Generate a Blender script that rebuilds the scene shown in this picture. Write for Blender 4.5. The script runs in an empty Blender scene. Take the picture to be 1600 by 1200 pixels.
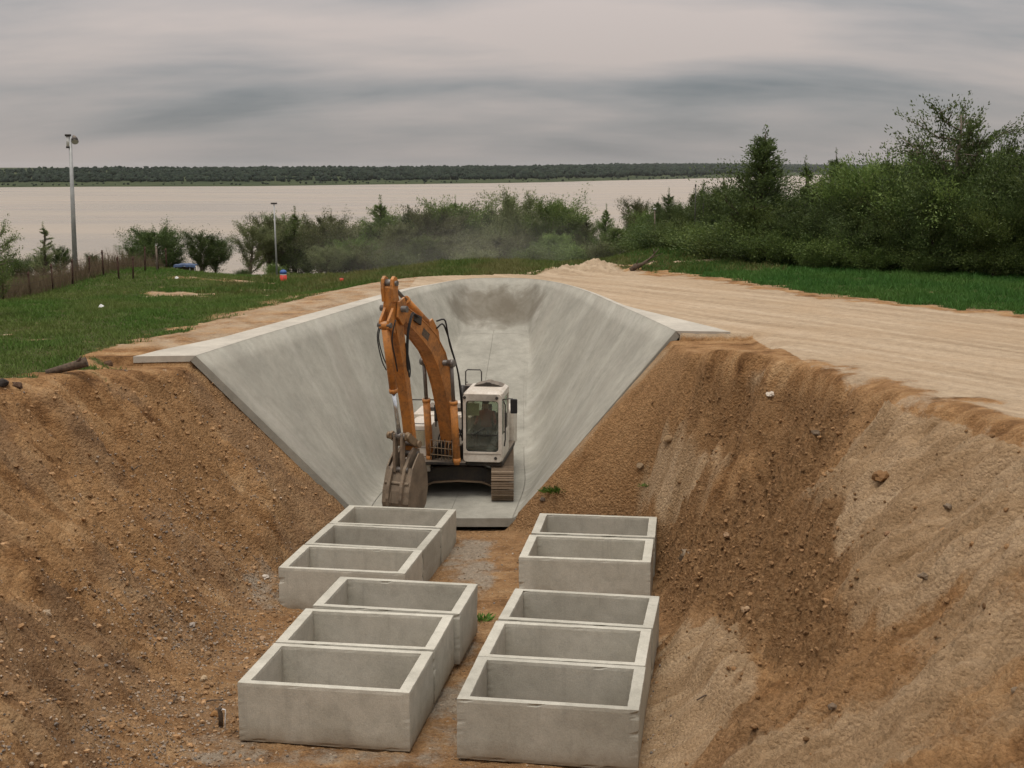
import bpy, bmesh, math, random
import numpy as np
from mathutils import Vector, Matrix

scene = bpy.context.scene
C = scene.collection
R = math.radians

# ------------------------------------------------------------------ camera
cam_d = bpy.data.cameras.new('camera'); cam = bpy.data.objects.new('camera', cam_d); C.objects.link(cam)
cam_d.sensor_width = 36; cam_d.lens = 2050.0 / 1600 * 36
cam.location = (0, 0, 8.9)
cam.rotation_euler = (math.pi / 2 - math.atan((600 - 263.5) / 2050.0), 0, 0)
cam_d.clip_start = .1; cam_d.clip_end = 30000
scene.camera = cam

# ------------------------------------------------------------------ sky and sun (overcast evening light)
SUN_EL, SUN_AZ = R(77), R(200)
world = bpy.data.worlds.new('World'); scene.world = world; world.use_nodes = True
wt = world.node_tree; wt.nodes.clear()
def wn(t, **k):
    n = wt.nodes.new(t)
    for a, b in k.items(): setattr(n, a, b)
    return n
def wmath(op, a, b=None):
    n = wn('ShaderNodeMath', operation=op)
    for i, v in enumerate((a, b)):
        if v is None: continue
        if isinstance(v, (int, float)): n.inputs[i].default_value = v
        else: wt.links.new(v, n.inputs[i])
    return n.outputs[0]
tc = wn('ShaderNodeTexCoord'); sx = wn('ShaderNodeSeparateXYZ'); wt.links.new(tc.outputs['Generated'], sx.inputs[0])
zc = wmath('MAXIMUM', sx.outputs[2], 0.0)
zz = wmath('ADD', zc, 0.30)
cu = wmath('MULTIPLY', wmath('DIVIDE', sx.outputs[0], zz), 0.36); cv = wmath('DIVIDE', sx.outputs[1], zz)
cx = wn('ShaderNodeCombineXYZ'); wt.links.new(cu, cx.inputs[0]); wt.links.new(cv, cx.inputs[1]); cx.inputs[2].default_value = 3.7
n1 = wn('ShaderNodeTexNoise'); n1.inputs['Scale'].default_value = 3.0; n1.inputs['Detail'].default_value = 7; n1.inputs['Roughness'].default_value = .52; n1.inputs['Distortion'].default_value = .15
wt.links.new(cx.outputs[0], n1.inputs['Vector'])
n2 = wn('ShaderNodeTexNoise'); n2.inputs['Scale'].default_value = 1.5; n2.inputs['Detail'].default_value = 2
wt.links.new(cx.outputs[0], n2.inputs['Vector'])
cl = wmath('ADD', wmath('MULTIPLY', n1.outputs['Fac'], .62), wmath('MULTIPLY', n2.outputs['Fac'], .42))
ramp = wn('ShaderNodeValToRGB'); e = ramp.color_ramp.elements
e[0].position = .40; e[0].color = (.10, .117, .128, 1)
e[1].position = .64; e[1].color = (.335, .292, .272, 1)
m_ = ramp.color_ramp.elements.new(.47); m_.color = (.18, .183, .187, 1)
m_ = ramp.color_ramp.elements.new(.56); m_.color = (.275, .251, .242, 1)
wt.links.new(cl, ramp.inputs[0])
# near the horizon the layers pile up into an even pale veil
veil = wn('ShaderNodeMix', data_type='RGBA'); vf = wmath('POWER', wmath('SUBTRACT', 1.0, wmath('MINIMUM', wmath('MULTIPLY', zc, 11.0), 1.0)), 1.6)
wt.links.new(wmath('MULTIPLY', vf, .6), veil.inputs[0]); wt.links.new(ramp.outputs[0], veil.inputs[6]); veil.inputs[7].default_value = (.295, .268, .256, 1)
# an overcast sky is about three times brighter overhead than at the horizon
grad = wmath('ADD', 1.0, wmath('MULTIPLY', zc, 3.2))
gm_ = wn('ShaderNodeVectorMath', operation='SCALE'); wt.links.new(veil.outputs[2], gm_.inputs[0]); wt.links.new(grad, gm_.inputs['Scale'])
bgc = wn('ShaderNodeBackground'); wt.links.new(gm_.outputs[0], bgc.inputs[0]); bgc.inputs[1].default_value = 1.0
sky = wn('ShaderNodeTexSky', sky_type='NISHITA'); sky.sun_disc = False; sky.sun_elevation = SUN_EL; sky.sun_rotation = SUN_AZ
bgs = wn('ShaderNodeBackground'); wt.links.new(sky.outputs[0], bgs.inputs[0]); bgs.inputs[1].default_value = .07
mixw = wn('ShaderNodeMixShader'); mixw.inputs[0].default_value = .93
wt.links.new(bgs.outputs[0], mixw.inputs[1]); wt.links.new(bgc.outputs[0], mixw.inputs[2])
wo = wn('ShaderNodeOutputWorld'); wt.links.new(mixw.outputs[0], wo.inputs[0])

sun_d = bpy.data.lights.new('sun', 'SUN'); sun = bpy.data.objects.new('sun', sun_d); C.objects.link(sun)
sun_d.energy = 1.5; sun_d.angle = R(22); sun_d.color = (1, .93, .85)
sd = Vector((math.sin(SUN_AZ) * math.cos(SUN_EL), math.cos(SUN_AZ) * math.cos(SUN_EL), math.sin(SUN_EL)))   # towards the sun
sun.rotation_euler = sd.to_track_quat('Z', 'Y').to_euler()

vs = scene.view_settings
vs.view_transform = 'Standard'; vs.look = 'None'; vs.exposure = 0.40; vs.gamma = 1.0; vs.use_curve_mapping = False
scene.render.engine = 'CYCLES'
scene.cycles.max_bounces = 6; scene.cycles.diffuse_bounces = 3; scene.cycles.transparent_max_bounces = 12
scene.cycles.use_denoising = True

# ---- terrain: heights of the real place, metres; camera stands at the origin, y points to the lake ----
CAM_Z = 8.9
FOCAL_PX = 2050.0          # in pixels of a 1600 wide picture
PITCH = math.atan((600 - 263.5) / FOCAL_PX)

def at(px, py, Y):
    """world point seen at (px, py) of a 1600x1200 picture, at distance Y down the view"""
    a = (px - 800) / FOCAL_PX; b = (600 - py) / FOCAL_PX
    c, s = math.cos(PITCH), math.sin(PITCH)
    t = Y / (c + b * s)
    return (a * t, Y, CAM_Z + (-s + b * c) * t)

_rng = np.random.RandomState(7)
_perm = _rng.permutation(512).astype(np.int64)
_ga = _rng.rand(512) * 2 * np.pi
_gx, _gy = np.cos(_ga), np.sin(_ga)

def noise(x, y, seed=0):
    x = np.asarray(x, float) + seed * 17.31; y = np.asarray(y, float) - seed * 9.77
    xi = np.floor(x).astype(np.int64); yi = np.floor(y).astype(np.int64)
    xf = x - xi; yf = y - yi
    def g(i, j, dx, dy):
        h = _perm[(_perm[(xi + i) & 511] + yi + j) & 511]
        return _gx[h] * dx + _gy[h] * dy
    u = xf * xf * xf * (xf * (xf * 6 - 15) + 10); v = yf * yf * yf * (yf * (yf * 6 - 15) + 10)
    a = g(0, 0, xf, yf); b = g(1, 0, xf - 1, yf); c = g(0, 1, xf, yf - 1); d = g(1, 1, xf - 1, yf - 1)
    return ((a + (b - a) * u) * (1 - v) + (c + (d - c) * u) * v) * 1.5

def fbm(x, y, octv=4, seed=0, gain=0.5):
    t = 0; a = 1.0
    for o in range(octv):
        t = t + a * noise(x * 2 ** o, y * 2 ** o, seed + o); a *= gain
    return t

def sstep(a, b, x):
    t = np.clip((x - a) / (b - a), 0, 1); return t * t * (3 - 2 * t)

def smin(a, b, k):
    h = np.clip(0.5 + 0.5 * (b - a) / k, 0, 1)
    return b * (1 - h) + a * h - k * h * (1 - h)
def smax(a, b, k): return -smin(-a, -b, k)

def poly_dist(x, y, poly):
    """signed distance to a polygon, positive inside"""
    P = np.array(poly, float); n = len(P)
    d = np.full(np.shape(x), 1e9); inside = np.zeros(np.shape(x), bool)
    for i in range(n):
        ax, ay = P[i]; bx, by = P[(i + 1) % n]
        ex, ey = bx - ax, by - ay
        t = np.clip(((x - ax) * ex + (y - ay) * ey) / (ex * ex + ey * ey + 1e-12), 0, 1)
        d = np.minimum(d, np.hypot(x - ax - ex * t, y - ay - ey * t))
        c = (ay > y) != (by > y)
        inside ^= c & (x < (bx - ax) * (y - ay) / (by - ay + 1e-12) + ax)
    return np.where(inside, d, -d)

WATER_Z = -17.0
# the plateau: profile to the left, in the middle and to the right
_L = ([-40, 10, 28, 34, 45, 55, 76, 91, 110, 150, 250, 320, 9000], [5.5, 5.0, 4.3, 4.1, 3.95, 3.55, 2.7, 1.4, -1, -6, -18.5, -23, -23])
_M = ([-40, 34, 53, 60, 80, 95, 110, 150, 250, 320, 9000], [6.5, 4.5, 4.45, 4.0, 2.9, 1.5, -.5, -6, -18.5, -23, -23])
_R = ([-40, 10, 60, 70, 90, 110, 150, 250, 320, 9000], [6.0, 4.6, 4.5, 4.6, 4.0, 2, -4, -18.5, -23, -23])

def plateau(x, y):
    x = np.asarray(x, float) + np.zeros(np.shape(y)); y = np.asarray(y, float) + np.zeros(np.shape(x))
    l = np.interp(y, *_L); m = np.interp(y, *_M); r = np.interp(y, *_R)
    t = sstep(-11, -3, x); u = sstep(3, 12, x)
    z = l * (1 - t) + m * t; z = z * (1 - u) + r * u
    z = z + 0.8 * np.exp(-(((x + 19.5) / 4.5) ** 2 + ((y - 67) / 7) ** 2))            # grassy hump at the fence
    z = z + 0.45 * np.exp(-(((x + 1.5) / 6) ** 2 + ((y - 78) / 7) ** 2))              # grass bank beyond the basin
    z = z + 0.5 * np.exp(-(((x - 7) / 6) ** 2 + ((y - 69) / 6) ** 2))
    if np.ndim(z) == 0 or np.size(z) == 0: return z
    near = (y > 30) & (y < 60) & (x > -13) & (x < 9)
    if near.any():                                                                     # level with the concrete lip beside the basin
        xn, yn = x[near], y[near]
        d = -poly_dist(xn, yn, [(p[0], p[1]) for p in RIM])
        R = np.array(RIM)
        rz = np.where(xn < -.8, np.interp(yn, R[6:, 1][::-1], R[6:, 2][::-1]), 4.5)
        w = 1 - sstep(1.9, 4.5, d)
        zz = z[near]; z = z.copy(); z[near] = zz + (rz - .055 - zz) * w
    return z

# the concrete basin: rim and toe, from the front right corner round the back to the front left corner
RIM = [(4.50, 35.8, 4.5), (4.02, 39.3, 4.5), (3.48, 42.8, 4.5), (2.66, 48.0, 4.5), (1.66, 51.6, 4.5), (.6, 53.5, 4.48), (-.8, 54.05, 4.46),
       (-1.93, 53.7, 4.44), (-3.02, 51.5, 4.42), (-3.8, 49.6, 4.4), (-4.67, 46.3, 4.34), (-6.15, 41.4, 4.22), (-7.36, 37.2, 4.15), (-8.23, 33.8, 4.1)]
TOE_R = ([34.7, 37, 46, 50.7], [0.0, .36, .40, .56])
TOE_L = ([34.7, 36.4, 38, 46, 50.7], [-4.0, -3.92, -3.68, -2.55, -1.95])
FLOOR = ([34.7, 41.0, 43.0, 50.7, 53.4], [-.5, -.45, .0, 2.5, 4.4])

# pit in front: stations along y
_PY  = [8, 12, 16, 20, 24, 28, 31, 33.0, 34.7]
_PxL = [-12.5, -12.3, -12.0, -11.7, -11.4, -10.9, -9.6, -8.6, -8.3]
_Pzl = [-.35, -.45, -.5, -.55, -.7, -.95, -1.0, -.97, -.88]
_Pxl = [-5.6, -5.6, -5.6, -5.8, -5.9, -5.6, -5.0, -4.2, -3.8]
_Pxr = [1.7, 1.8, 1.95, 2.25, 2.75, 3.35, 3.5, 3.0, -.28]
_Pzr = [-.3, -.4, -.5, -.55, -.6, -.62, -.65, -.7, -.88]
_PxR = [10.2, 9.9, 9.2, 8.5, 7.7, 6.7, 5.3, 4.6, 4.4]

def front_edge(x):
    return np.interp(x, [-9.9, -8.23, -4, 0, 4.5, 6.0], [33.8, 33.8, 34.7, 34.7, 35.8, 35.75])

# outlines on the right-hand slope (x, y): pale hard crust left standing proud of the loose soil
CRUST = []
def pit(x, y):
    yy = np.minimum(y, 34.7); x = x + .32 * fbm(x * .6, y * .6, 3, 61) * sstep(33.6, 32.2, y)
    I = lambda v: np.interp(yy, _PY, v)
    xL, xl, xr, xR, zl, zr = I(_PxL), I(_Pxl), I(_Pxr), I(_PxR), I(_Pzl), I(_Pzr)
    top = plateau(x, y) - 0.21 * sstep(31.5, 33.2, y) * sstep(0.4, -.4, np.abs(x + 1.9) - 8.6)
    k = np.clip((34.2 - yy) / 3.0, 0.03, 1)
    ul = np.clip((x - xL) / (xl - xL), -1, 1.5); ur = np.clip((xR - x) / (xR - xr), -1, 1.5)
    tL, tR = plateau(xL, y) - .16, plateau(xR, y) - .16
    sl = tL + (zl - tL) * ul; sr = tR + (zr - tR) * ur
    f = zl + (zr - zl) * sstep(xl, xr, x)
    z = smax(f, np.maximum(sl, sr), 0.5 * k + .02)
    z = smin(z, top, 0.28 * k + .02)
    # bank at the camera's back
    return smax(z, 7.35 - 0.535 * np.maximum(y - 2.0, 0), .4)

def basin(x, y):
    """height of the concrete surface (only meant inside the rim)"""
    R = np.array(RIM); i = 6
    xr = np.interp(y, R[:i + 1, 1], R[:i + 1, 0]); xl = np.interp(y, R[i:, 1][::-1], R[i:, 0][::-1])
    tr, tl, f = np.interp(y, *TOE_R), np.interp(y, *TOE_L), np.interp(y, *FLOOR)
    a = f + (4.5 - f) * np.clip((x - tr) / np.maximum(xr - tr, .3), 0, 1.2)
    b = f + (4.2 - f) * np.clip((tl - x) / np.maximum(tl - xl, .3), 0, 1.2)
    return np.maximum(f, np.maximum(a, b))

def base_height(x, y):
    x = np.asarray(x, float); y = np.asarray(y, float)
    fe = front_edge(x)
    z = np.where(y < fe, pit(x, y), plateau(x, y))
    d = poly_dist(x, y, [(p[0], p[1]) for p in RIM] + [(-4, 34.7), (0, 34.7)])
    inside = (d > -0.12) & (y >= fe)
    zb = np.minimum(basin(x, y) - .45 - .7 * sstep(35.0, 37.5, y), plateau(x, y) - .3)
    return np.where(inside, zb, z)

VERGE = [(3.5, 78), (4.6, 66.5), (6.6, 60.5), (8.95, 52.4), (11.17, 45.7), (13.41, 42.15), (15.62, 39.85), (24, 33), (60, 15), (90, 15), (90, 120), (7, 120)]
LOOSE = [(6.94, 25.9), (6.23, 24.95), (5.45, 25.25), (5.64, 24.4), (5.73, 22.75), (5.64, 21.0), (5.1, 20.45), (5.08, 19.1), (4.06, 19.8), (3.91, 20.9),
         (3.98, 23.7), (3.25, 26.6), (3.59, 30.85), (4.39, 29.15), (5.31, 27.95), (6.09, 26.55)]
HOLLOW = [(4.75, 32.6), (5.69, 30.35), (6.93, 28.1), (6.98, 26.1), (6.55, 25.8), (5.85, 26.65), (5.07, 29.05), (4.41, 31.65)]
CRUSTS = [[(5.45, 25.25), (6.23, 24.95), (6.97, 25.05), (7.69, 25.05), (8.28, 22.85), (8.9, 20.9), (9.0, 18), (7.41, 17.9), (6.4, 18.55), (5.18, 19.15), (5.1, 20.45), (5.64, 21.0), (5.73, 22.75), (5.64, 24.4)],
          [(2.29, 22.2), (3.2, 24.05), (3.98, 23.7), (3.91, 20.9), (4.03, 19.9), (3.1, 19.0), (2.49, 18.7), (2.03, 19.55)],
          [(3.48, 33.05), (4.5, 31.15), (4.67, 30.2), (4.05, 31.0), (3.68, 31.85)]]

def masks(x, y):
    """soil kinds at a place: sand, grass, loose dark soil, pale crust, slope"""
    x = np.asarray(x, float); y = np.asarray(y, float)
    b = base_height(x, y); p = plateau(x, y)
    slope = sstep(.12, .6, p - b) * (y < front_edge(x) + .1)
    wob = fbm(x * .9, y * .9, 4, 3)
    edge = np.interp(y, [20, 29, 31, 34, 37, 39, 45, 52, 57, 63, 70, 80], [-12.6, -11.4, -10.2, -11.0, -10.7, -10.2, -9.4, -8.2, -5.8, -5.6, -5, -5])
    gl = sstep(-.5, .7, edge - x + wob * 1.3) * (y > 22)
    # the sandy track that crosses behind the basin, and the bank of grass beyond it
    gm = sstep(59.5, 62.0, y + wob * 1.2 + .1 * np.abs(x + 2)) * sstep(-14, -7, x) * (x < 9)
    track = np.exp(-((y - 61.0 - .12 * (x + 6)) / 1.0) ** 2) * sstep(-16, -11, x)
    dv = poly_dist(x, y, VERGE) + wob * .7; gr = sstep(-.4, .6, dv)
    mound = np.exp(-(((x - 3.7) / 2.4) ** 2 + ((y - 60.2) / 2.4) ** 2))
    grass = np.maximum(np.maximum(gl, gm), gr)
    patch = sstep(.25, .6, fbm(x * .22 + 4, y * .12, 3, 11) - .15)
    spot = np.zeros_like(x)
    for (cx, cy, rx, ry) in ((-14.6, 57, 2.2, 1.6), (-13.2, 66.5, 2.2, 1.2), (-10.4, 35, .7, 1.2)):
        spot = np.maximum(spot, np.exp(-(((x - cx) / rx) ** 2 + ((y - cy) / ry) ** 2)))
    grass = grass * (1 - .6 * patch * (x < 0)) * (1 - sstep(.35, .6, spot + wob * .5)) * (1 - sstep(.4, .75, track + wob * .2)) * (1 - sstep(.3, .6, mound + wob * .2))
    grass = grass * (1 - slope)
    loose = np.maximum(sstep(-.5, .4, poly_dist(x, y, LOOSE) + wob * .42), .65 * sstep(-.3, .2, poly_dist(x, y, HOLLOW) + wob * .25)) * slope
    crust = np.zeros_like(x)
    for c in CRUSTS: crust = np.maximum(crust, sstep(-.32, .28, poly_dist(x, y, c) + wob * .42))
    crust = crust * slope * (1 - loose)
    crest = x - np.interp(y, _PY, _PxR)
    worn = 1 - (1 - sstep(-.3, 1.5, crest + wob * 1.1)) * (y < 33.6) * (x > 0)
    sand = (1 - slope) * (1 - grass) * (y > 14) * worn * (1 - .8 * np.exp(-((dv + .55) / .55) ** 2)) * np.where((y < front_edge(x)) & (x < 6.6), .12, 1) * np.where(x < -4, .58 + .25 * wob, 1) * (1 - .85 * sstep(-8.6, -9.6, x + wob * .4) * sstep(36.5, 34.0, y))
    pitfloor = ((y < front_edge(x)) & (p - b > 4.2)).astype(float)
    return dict(slope=slope, grass=grass, loose=loose, crust=crust, sand=sand, wob=wob, pitfloor=pitfloor)

def height(x, y, m=None):
    x = np.asarray(x, float); y = np.asarray(y, float)
    b = base_height(x, y)
    m = m or masks(x, y)
    s = m['slope']
    # scrape marks run down the slopes, across the pit
    warp = fbm(x * .25, y * .25, 2, 21) * .5
    yy = y + warp + .22 * x * np.where(x > 0, -.6, .5)
    streak = noise(yy * 1.3, x * .16, 31) * .5 - np.abs(noise(yy * 2.8, x * .28, 32)) * .5 - np.abs(noise(yy * 6.5, x * .55, 33)) * .25 + .2
    lump = fbm(x * .55, y * .55, 5, 41)
    fine = fbm(x * 3.1, y * 3.1, 4, 51)
    grit = noise(x * 13, y * 13, 61)
    close = sstep(33.9, 32.6, y) * .92 + .08
    amp = s * close * (1 - .88 * sstep(4.35, 4.9, plateau(x, y) - b))
    z = b + amp * (.16 * lump + np.where(x < 0, .55, .44) * streak + .16 * np.abs(fine) * (1 - .6 * m['crust']) + .025 * grit)
    right = amp * (x > 0)
    z = z + right * (.30 * m['crust'] - m['crust'] * (.10 * np.abs(noise(yy * 7, x * .5, 35)) + .16 * np.abs(noise(yy * 2.6, x * .3, 36))) - .10 * m['loose'] + .20 * m['loose'] * np.abs(fine) + .05 * m['loose'] * grit)
    ch = sstep(-.1, .25, poly_dist(x, y, HOLLOW) + m['wob'] * .2) * right
    z = z - .34 * ch
    out = (1 - s) * (b > -3) * (y > 14)
    z = z + out * (.012 * fine + .03 * lump * (m['grass'] > .3) + .012 * noise(x * 6, y * 6, 71))
    z = z + out * m['sand'] * (x > 2) * .02 * noise((x + .55 * y) * 1.3, y * .08, 81)      # wheel marks along the road
    z = z + m['pitfloor'] * (.03 * lump + .02 * np.abs(fine))
    # the heap of sand beyond the basin
    md = np.exp(-((np.abs(x - 3.3) / 1.9) ** 2.0 + ((y - 61.5) / 2.0) ** 2)) + .45 * np.exp(-((x - 6.8) / 1.5) ** 2 - ((y - 62) / 1.6) ** 2)
    z = z + md * (.48 + .3 * lump + .14 * fine)
    return z

def drop(px, py, y0=15.0, y1=160.0):
    """where the line of sight through (px, py) meets the ground"""
    Y = np.arange(y0, y1, .06); a = np.array(at(px, py, 1.0)); X = a[0] * Y; Z = CAM_Z + (a[2] - CAM_Z) * Y
    h = base_height(X, Y); i = int(np.argmax(Z < h))
    return float(X[i]), float(Y[i]), float(height(X[i:i + 1], Y[i:i + 1])[0])
# ------------------------------------------------------------------ helpers
def tag(o, label=None, cat=None, group=None, kind=None):
    if label: o['label'] = label
    if cat: o['category'] = cat
    if group: o['group'] = group
    if kind: o['kind'] = kind
    return o

def link(name, me, mats=(), parent=None, loc=None):
    o = bpy.data.objects.new(name, me); C.objects.link(o)
    for m in (mats if isinstance(mats, (list, tuple)) else [mats]):
        if me is not None and me.materials.find(m.name) < 0: me.materials.append(m)
    if parent is not None: o.parent = parent
    if loc is not None: o.location = loc
    return o

def empty(name, loc=(0, 0, 0), rz=0):
    o = bpy.data.objects.new(name, None); C.objects.link(o); o.location = loc; o.rotation_euler = (0, 0, rz)
    o.empty_display_size = .3
    return o

def np_mesh(name, V, F, smooth=False, attrs=None):
    """V (n,3), F (m,k) all faces of k corners"""
    V = np.asarray(V, np.float32); F = np.asarray(F, np.int32)
    me = bpy.data.meshes.new(name); k = F.shape[1]
    me.vertices.add(len(V)); me.vertices.foreach_set('co', V.ravel())
    me.loops.add(F.size); me.loops.foreach_set('vertex_index', F.ravel())
    me.polygons.add(len(F)); me.polygons.foreach_set('loop_start', np.arange(0, F.size, k, dtype=np.int32))
    try: me.polygons.foreach_set('loop_total', np.full(len(F), k, np.int32))
    except Exception: pass
    me.update(calc_edges=True)
    for an, av in (attrs or {}).items():
        a = me.attributes.new(an, 'FLOAT_COLOR', 'POINT'); a.data.foreach_set('color', np.asarray(av, np.float32).ravel())
    me.polygons.foreach_set('use_smooth', np.full(len(F), bool(smooth)))
    me.validate()
    return me

class MB:
    """collects shapes into one mesh"""
    def __init__(s, o=(0, 0, 0)): s.v = []; s.f = []; s.o = Vector(o); s.sm = []
    def add(s, vs, fs, smooth=False):
        n = len(s.v); s.v += [tuple(Vector(p) - s.o) for p in vs]; s.f += [tuple(i + n for i in f) for f in fs]; s.sm += [smooth] * len(fs)
        return s
    def box(s, c, d, M=None):
        hx, hy, hz = d[0] / 2, d[1] / 2, d[2] / 2
        P = [Vector((x * hx, y * hy, z * hz)) for z in (-1, 1) for y in (-1, 1) for x in (-1, 1)]
        if M is not None: P = [M @ p for p in P]
        P = [p + Vector(c) for p in P]
        return s.add(P, [(0, 2, 3, 1), (4, 5, 7, 6), (0, 1, 5, 4), (2, 6, 7, 3), (0, 4, 6, 2), (1, 3, 7, 5)])
    def tube(s, pts, rad, n=8, caps=True):
        pts = [Vector(p) for p in pts]; rad = rad if isinstance(rad, (list, tuple)) else [rad] * len(pts)
        V = []; prev = None
        for i, p in enumerate(pts):
            t = (pts[min(i + 1, len(pts) - 1)] - pts[max(i - 1, 0)]).normalized()
            if prev is None:
                u = t.cross(Vector((0, 0, 1)))
                if u.length < .1: u = t.cross(Vector((1, 0, 0)))
            else: u = prev - t * prev.dot(t)
            u.normalize(); w = t.cross(u); prev = u
            V += [p + (u * math.cos(2 * math.pi * k / n) + w * math.sin(2 * math.pi * k / n)) * rad[i] for k in range(n)]
        F = []
        for i in range(len(pts) - 1):
            for k in range(n): F.append((i * n + k, i * n + (k + 1) % n, (i + 1) * n + (k + 1) % n, (i + 1) * n + k))
        s.add(V, F, True)
        if caps:
            m = len(s.v) - len(V); s.f += [tuple(m + k for k in reversed(range(n))), tuple(m + (len(pts) - 1) * n + k for k in range(n))]; s.sm += [False, False]
        return s
    def prism(s, poly, fr, w0, w1):
        """poly of (h, z), fr(h, z, lateral) -> point; extruded sideways from w0 to w1"""
        n = len(poly)
        V = [fr(h, z, w0) for h, z in poly] + [fr(h, z, w1) for h, z in poly]
        F = [tuple(range(n)), tuple(reversed(range(n, 2 * n)))] + [(i, i + n, (i + 1) % n + n, (i + 1) % n) for i in range(n)]
        return s.add(V, F)
    def strip(s, A, B, fr, w0, w1, taper=None):
        """box girder between two edge lines A (low) and B (high) of (h, z)"""
        n = len(A); V = []
        for i in range(n):
            k = taper[i] if taper else 1
            V += [fr(*A[i], w0 * k), fr(*A[i], w1 * k), fr(*B[i], w1 * k), fr(*B[i], w0 * k)]
        F = [(0, 1, 2, 3), tuple(4 * (n - 1) + q for q in (3, 2, 1, 0))]
        for i in range(n - 1):
            for q in range(4): F.append((4 * i + q, 4 * (i + 1) + q, 4 * (i + 1) + (q + 1) % 4, 4 * i + (q + 1) % 4))
        return s.add(V, F)
    def build(s, name, mats, parent=None, bevel=0, loc=None, seg=2):
        me = bpy.data.meshes.new(name); me.from_pydata(s.v, [], s.f)
        me.polygons.foreach_set('use_smooth', s.sm)
        bm = bmesh.new(); bm.from_mesh(me); bmesh.ops.recalc_face_normals(bm, faces=bm.faces)
        if bevel:
            ed = [e for e in bm.edges if len(e.link_faces) == 2 and e.calc_face_angle(0) > .6 and not (e.link_faces[0].smooth or e.link_faces[1].smooth)]
            if ed: bmesh.ops.bevel(bm, geom=ed, offset=bevel, segments=seg, affect='EDGES', profile=.6, clamp_overlap=True)
        bm.to_mesh(me); bm.free(); me.update()
        return link(name, me, mats, parent, loc)

# ------------------------------------------------------------------ materials
class NT:
    def __init__(s, name):
        s.m = bpy.data.materials.new(name); s.m.use_nodes = True; s.t = s.m.node_tree
        s.b = s.t.nodes['Principled BSDF']; s.out = s.t.nodes['Material Output']
    def n(s, t, **k):
        x = s.t.nodes.new(t)
        for a, b in k.items(): setattr(x, a, b)
        return x
    def set(s, inp, v):
        if hasattr(v, 'is_output') or isinstance(v, bpy.types.NodeSocket): s.t.links.new(v, inp)
        else: inp.default_value = (*v, 1) if isinstance(v, tuple) and len(v) == 3 and inp.type == 'RGBA' else v
    def math(s, op, a, b=0.0, clamp=False):
        x = s.n('ShaderNodeMath', operation=op); x.use_clamp = clamp; s.set(x.inputs[0], a); s.set(x.inputs[1], b); return x.outputs[0]
    def mix(s, f, a, b, blend='MIX'):
        x = s.n('ShaderNodeMix', data_type='RGBA', blend_type=blend); s.set(x.inputs[0], f); s.set(x.inputs[6], a); s.set(x.inputs[7], b); return x.outputs[2]
    def obj(s): return s.n('ShaderNodeTexCoord').outputs['Object']
    def gen(s, which): return s.n('ShaderNodeTexCoord').outputs[which]
    def pos(s): return s.n('ShaderNodeNewGeometry').outputs['Position']
    def mapv(s, v, sc=(1, 1, 1), rot=(0, 0, 0), loc=(0, 0, 0), tex=False):
        x = s.n('ShaderNodeMapping'); x.vector_type = 'TEXTURE' if tex else 'POINT'; s.t.links.new(v, x.inputs[0]); x.inputs['Scale'].default_value = sc; x.inputs['Rotation'].default_value = rot; x.inputs['Location'].default_value = loc
        return x.outputs[0]
    def noise(s, v, scale, detail=4, rough=.55, dist=0, col=False):
        x = s.n('ShaderNodeTexNoise'); s.t.links.new(v, x.inputs['Vector']); x.inputs['Scale'].default_value = scale; x.inputs['Detail'].default_value = detail
        x.inputs['Roughness'].default_value = rough; x.inputs['Distortion'].default_value = dist
        return x.outputs['Color' if col else 'Fac']
    def vor(s, v, scale, out='Color', feat='F1'):
        x = s.n('ShaderNodeTexVoronoi', feature=feat); s.t.links.new(v, x.inputs['Vector']); x.inputs['Scale'].default_value = scale
        return x.outputs[out]
    def ramp(s, f, stops):
        x = s.n('ShaderNodeValToRGB'); s.t.links.new(f, x.inputs[0]); e = x.color_ramp.elements
        while len(e) < len(stops): e.new(.5)
        for i, (p, c) in enumerate(stops): e[i].position = p; e[i].color = (*c, 1) if isinstance(c, tuple) else (c, c, c, 1)
        return x.outputs[0]
    def attr(s, name):
        x = s.n('ShaderNodeAttribute'); x.attribute_name = name; return x
    def rnd(s): return s.n('ShaderNodeObjectInfo').outputs['Random']
    def bump(s, h, strength=.5, dist=.02, normal=None):
        x = s.n('ShaderNodeBump'); s.t.links.new(h, x.inputs['Height']); x.inputs['Strength'].default_value = strength; x.inputs['Distance'].default_value = dist
        if normal is not None: s.t.links.new(normal, x.inputs['Normal'])
        return x.outputs[0]
    def fin(s, col, rough=.8, normal=None, metal=0.0, spec=.5):
        s.set(s.b.inputs['Base Color'], col); s.set(s.b.inputs['Roughness'], rough); s.set(s.b.inputs['Metallic'], metal); s.b.inputs['Specular IOR Level'].default_value = spec
        if normal is not None: s.t.links.new(normal, s.b.inputs['Normal'])
        return s.m

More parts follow.
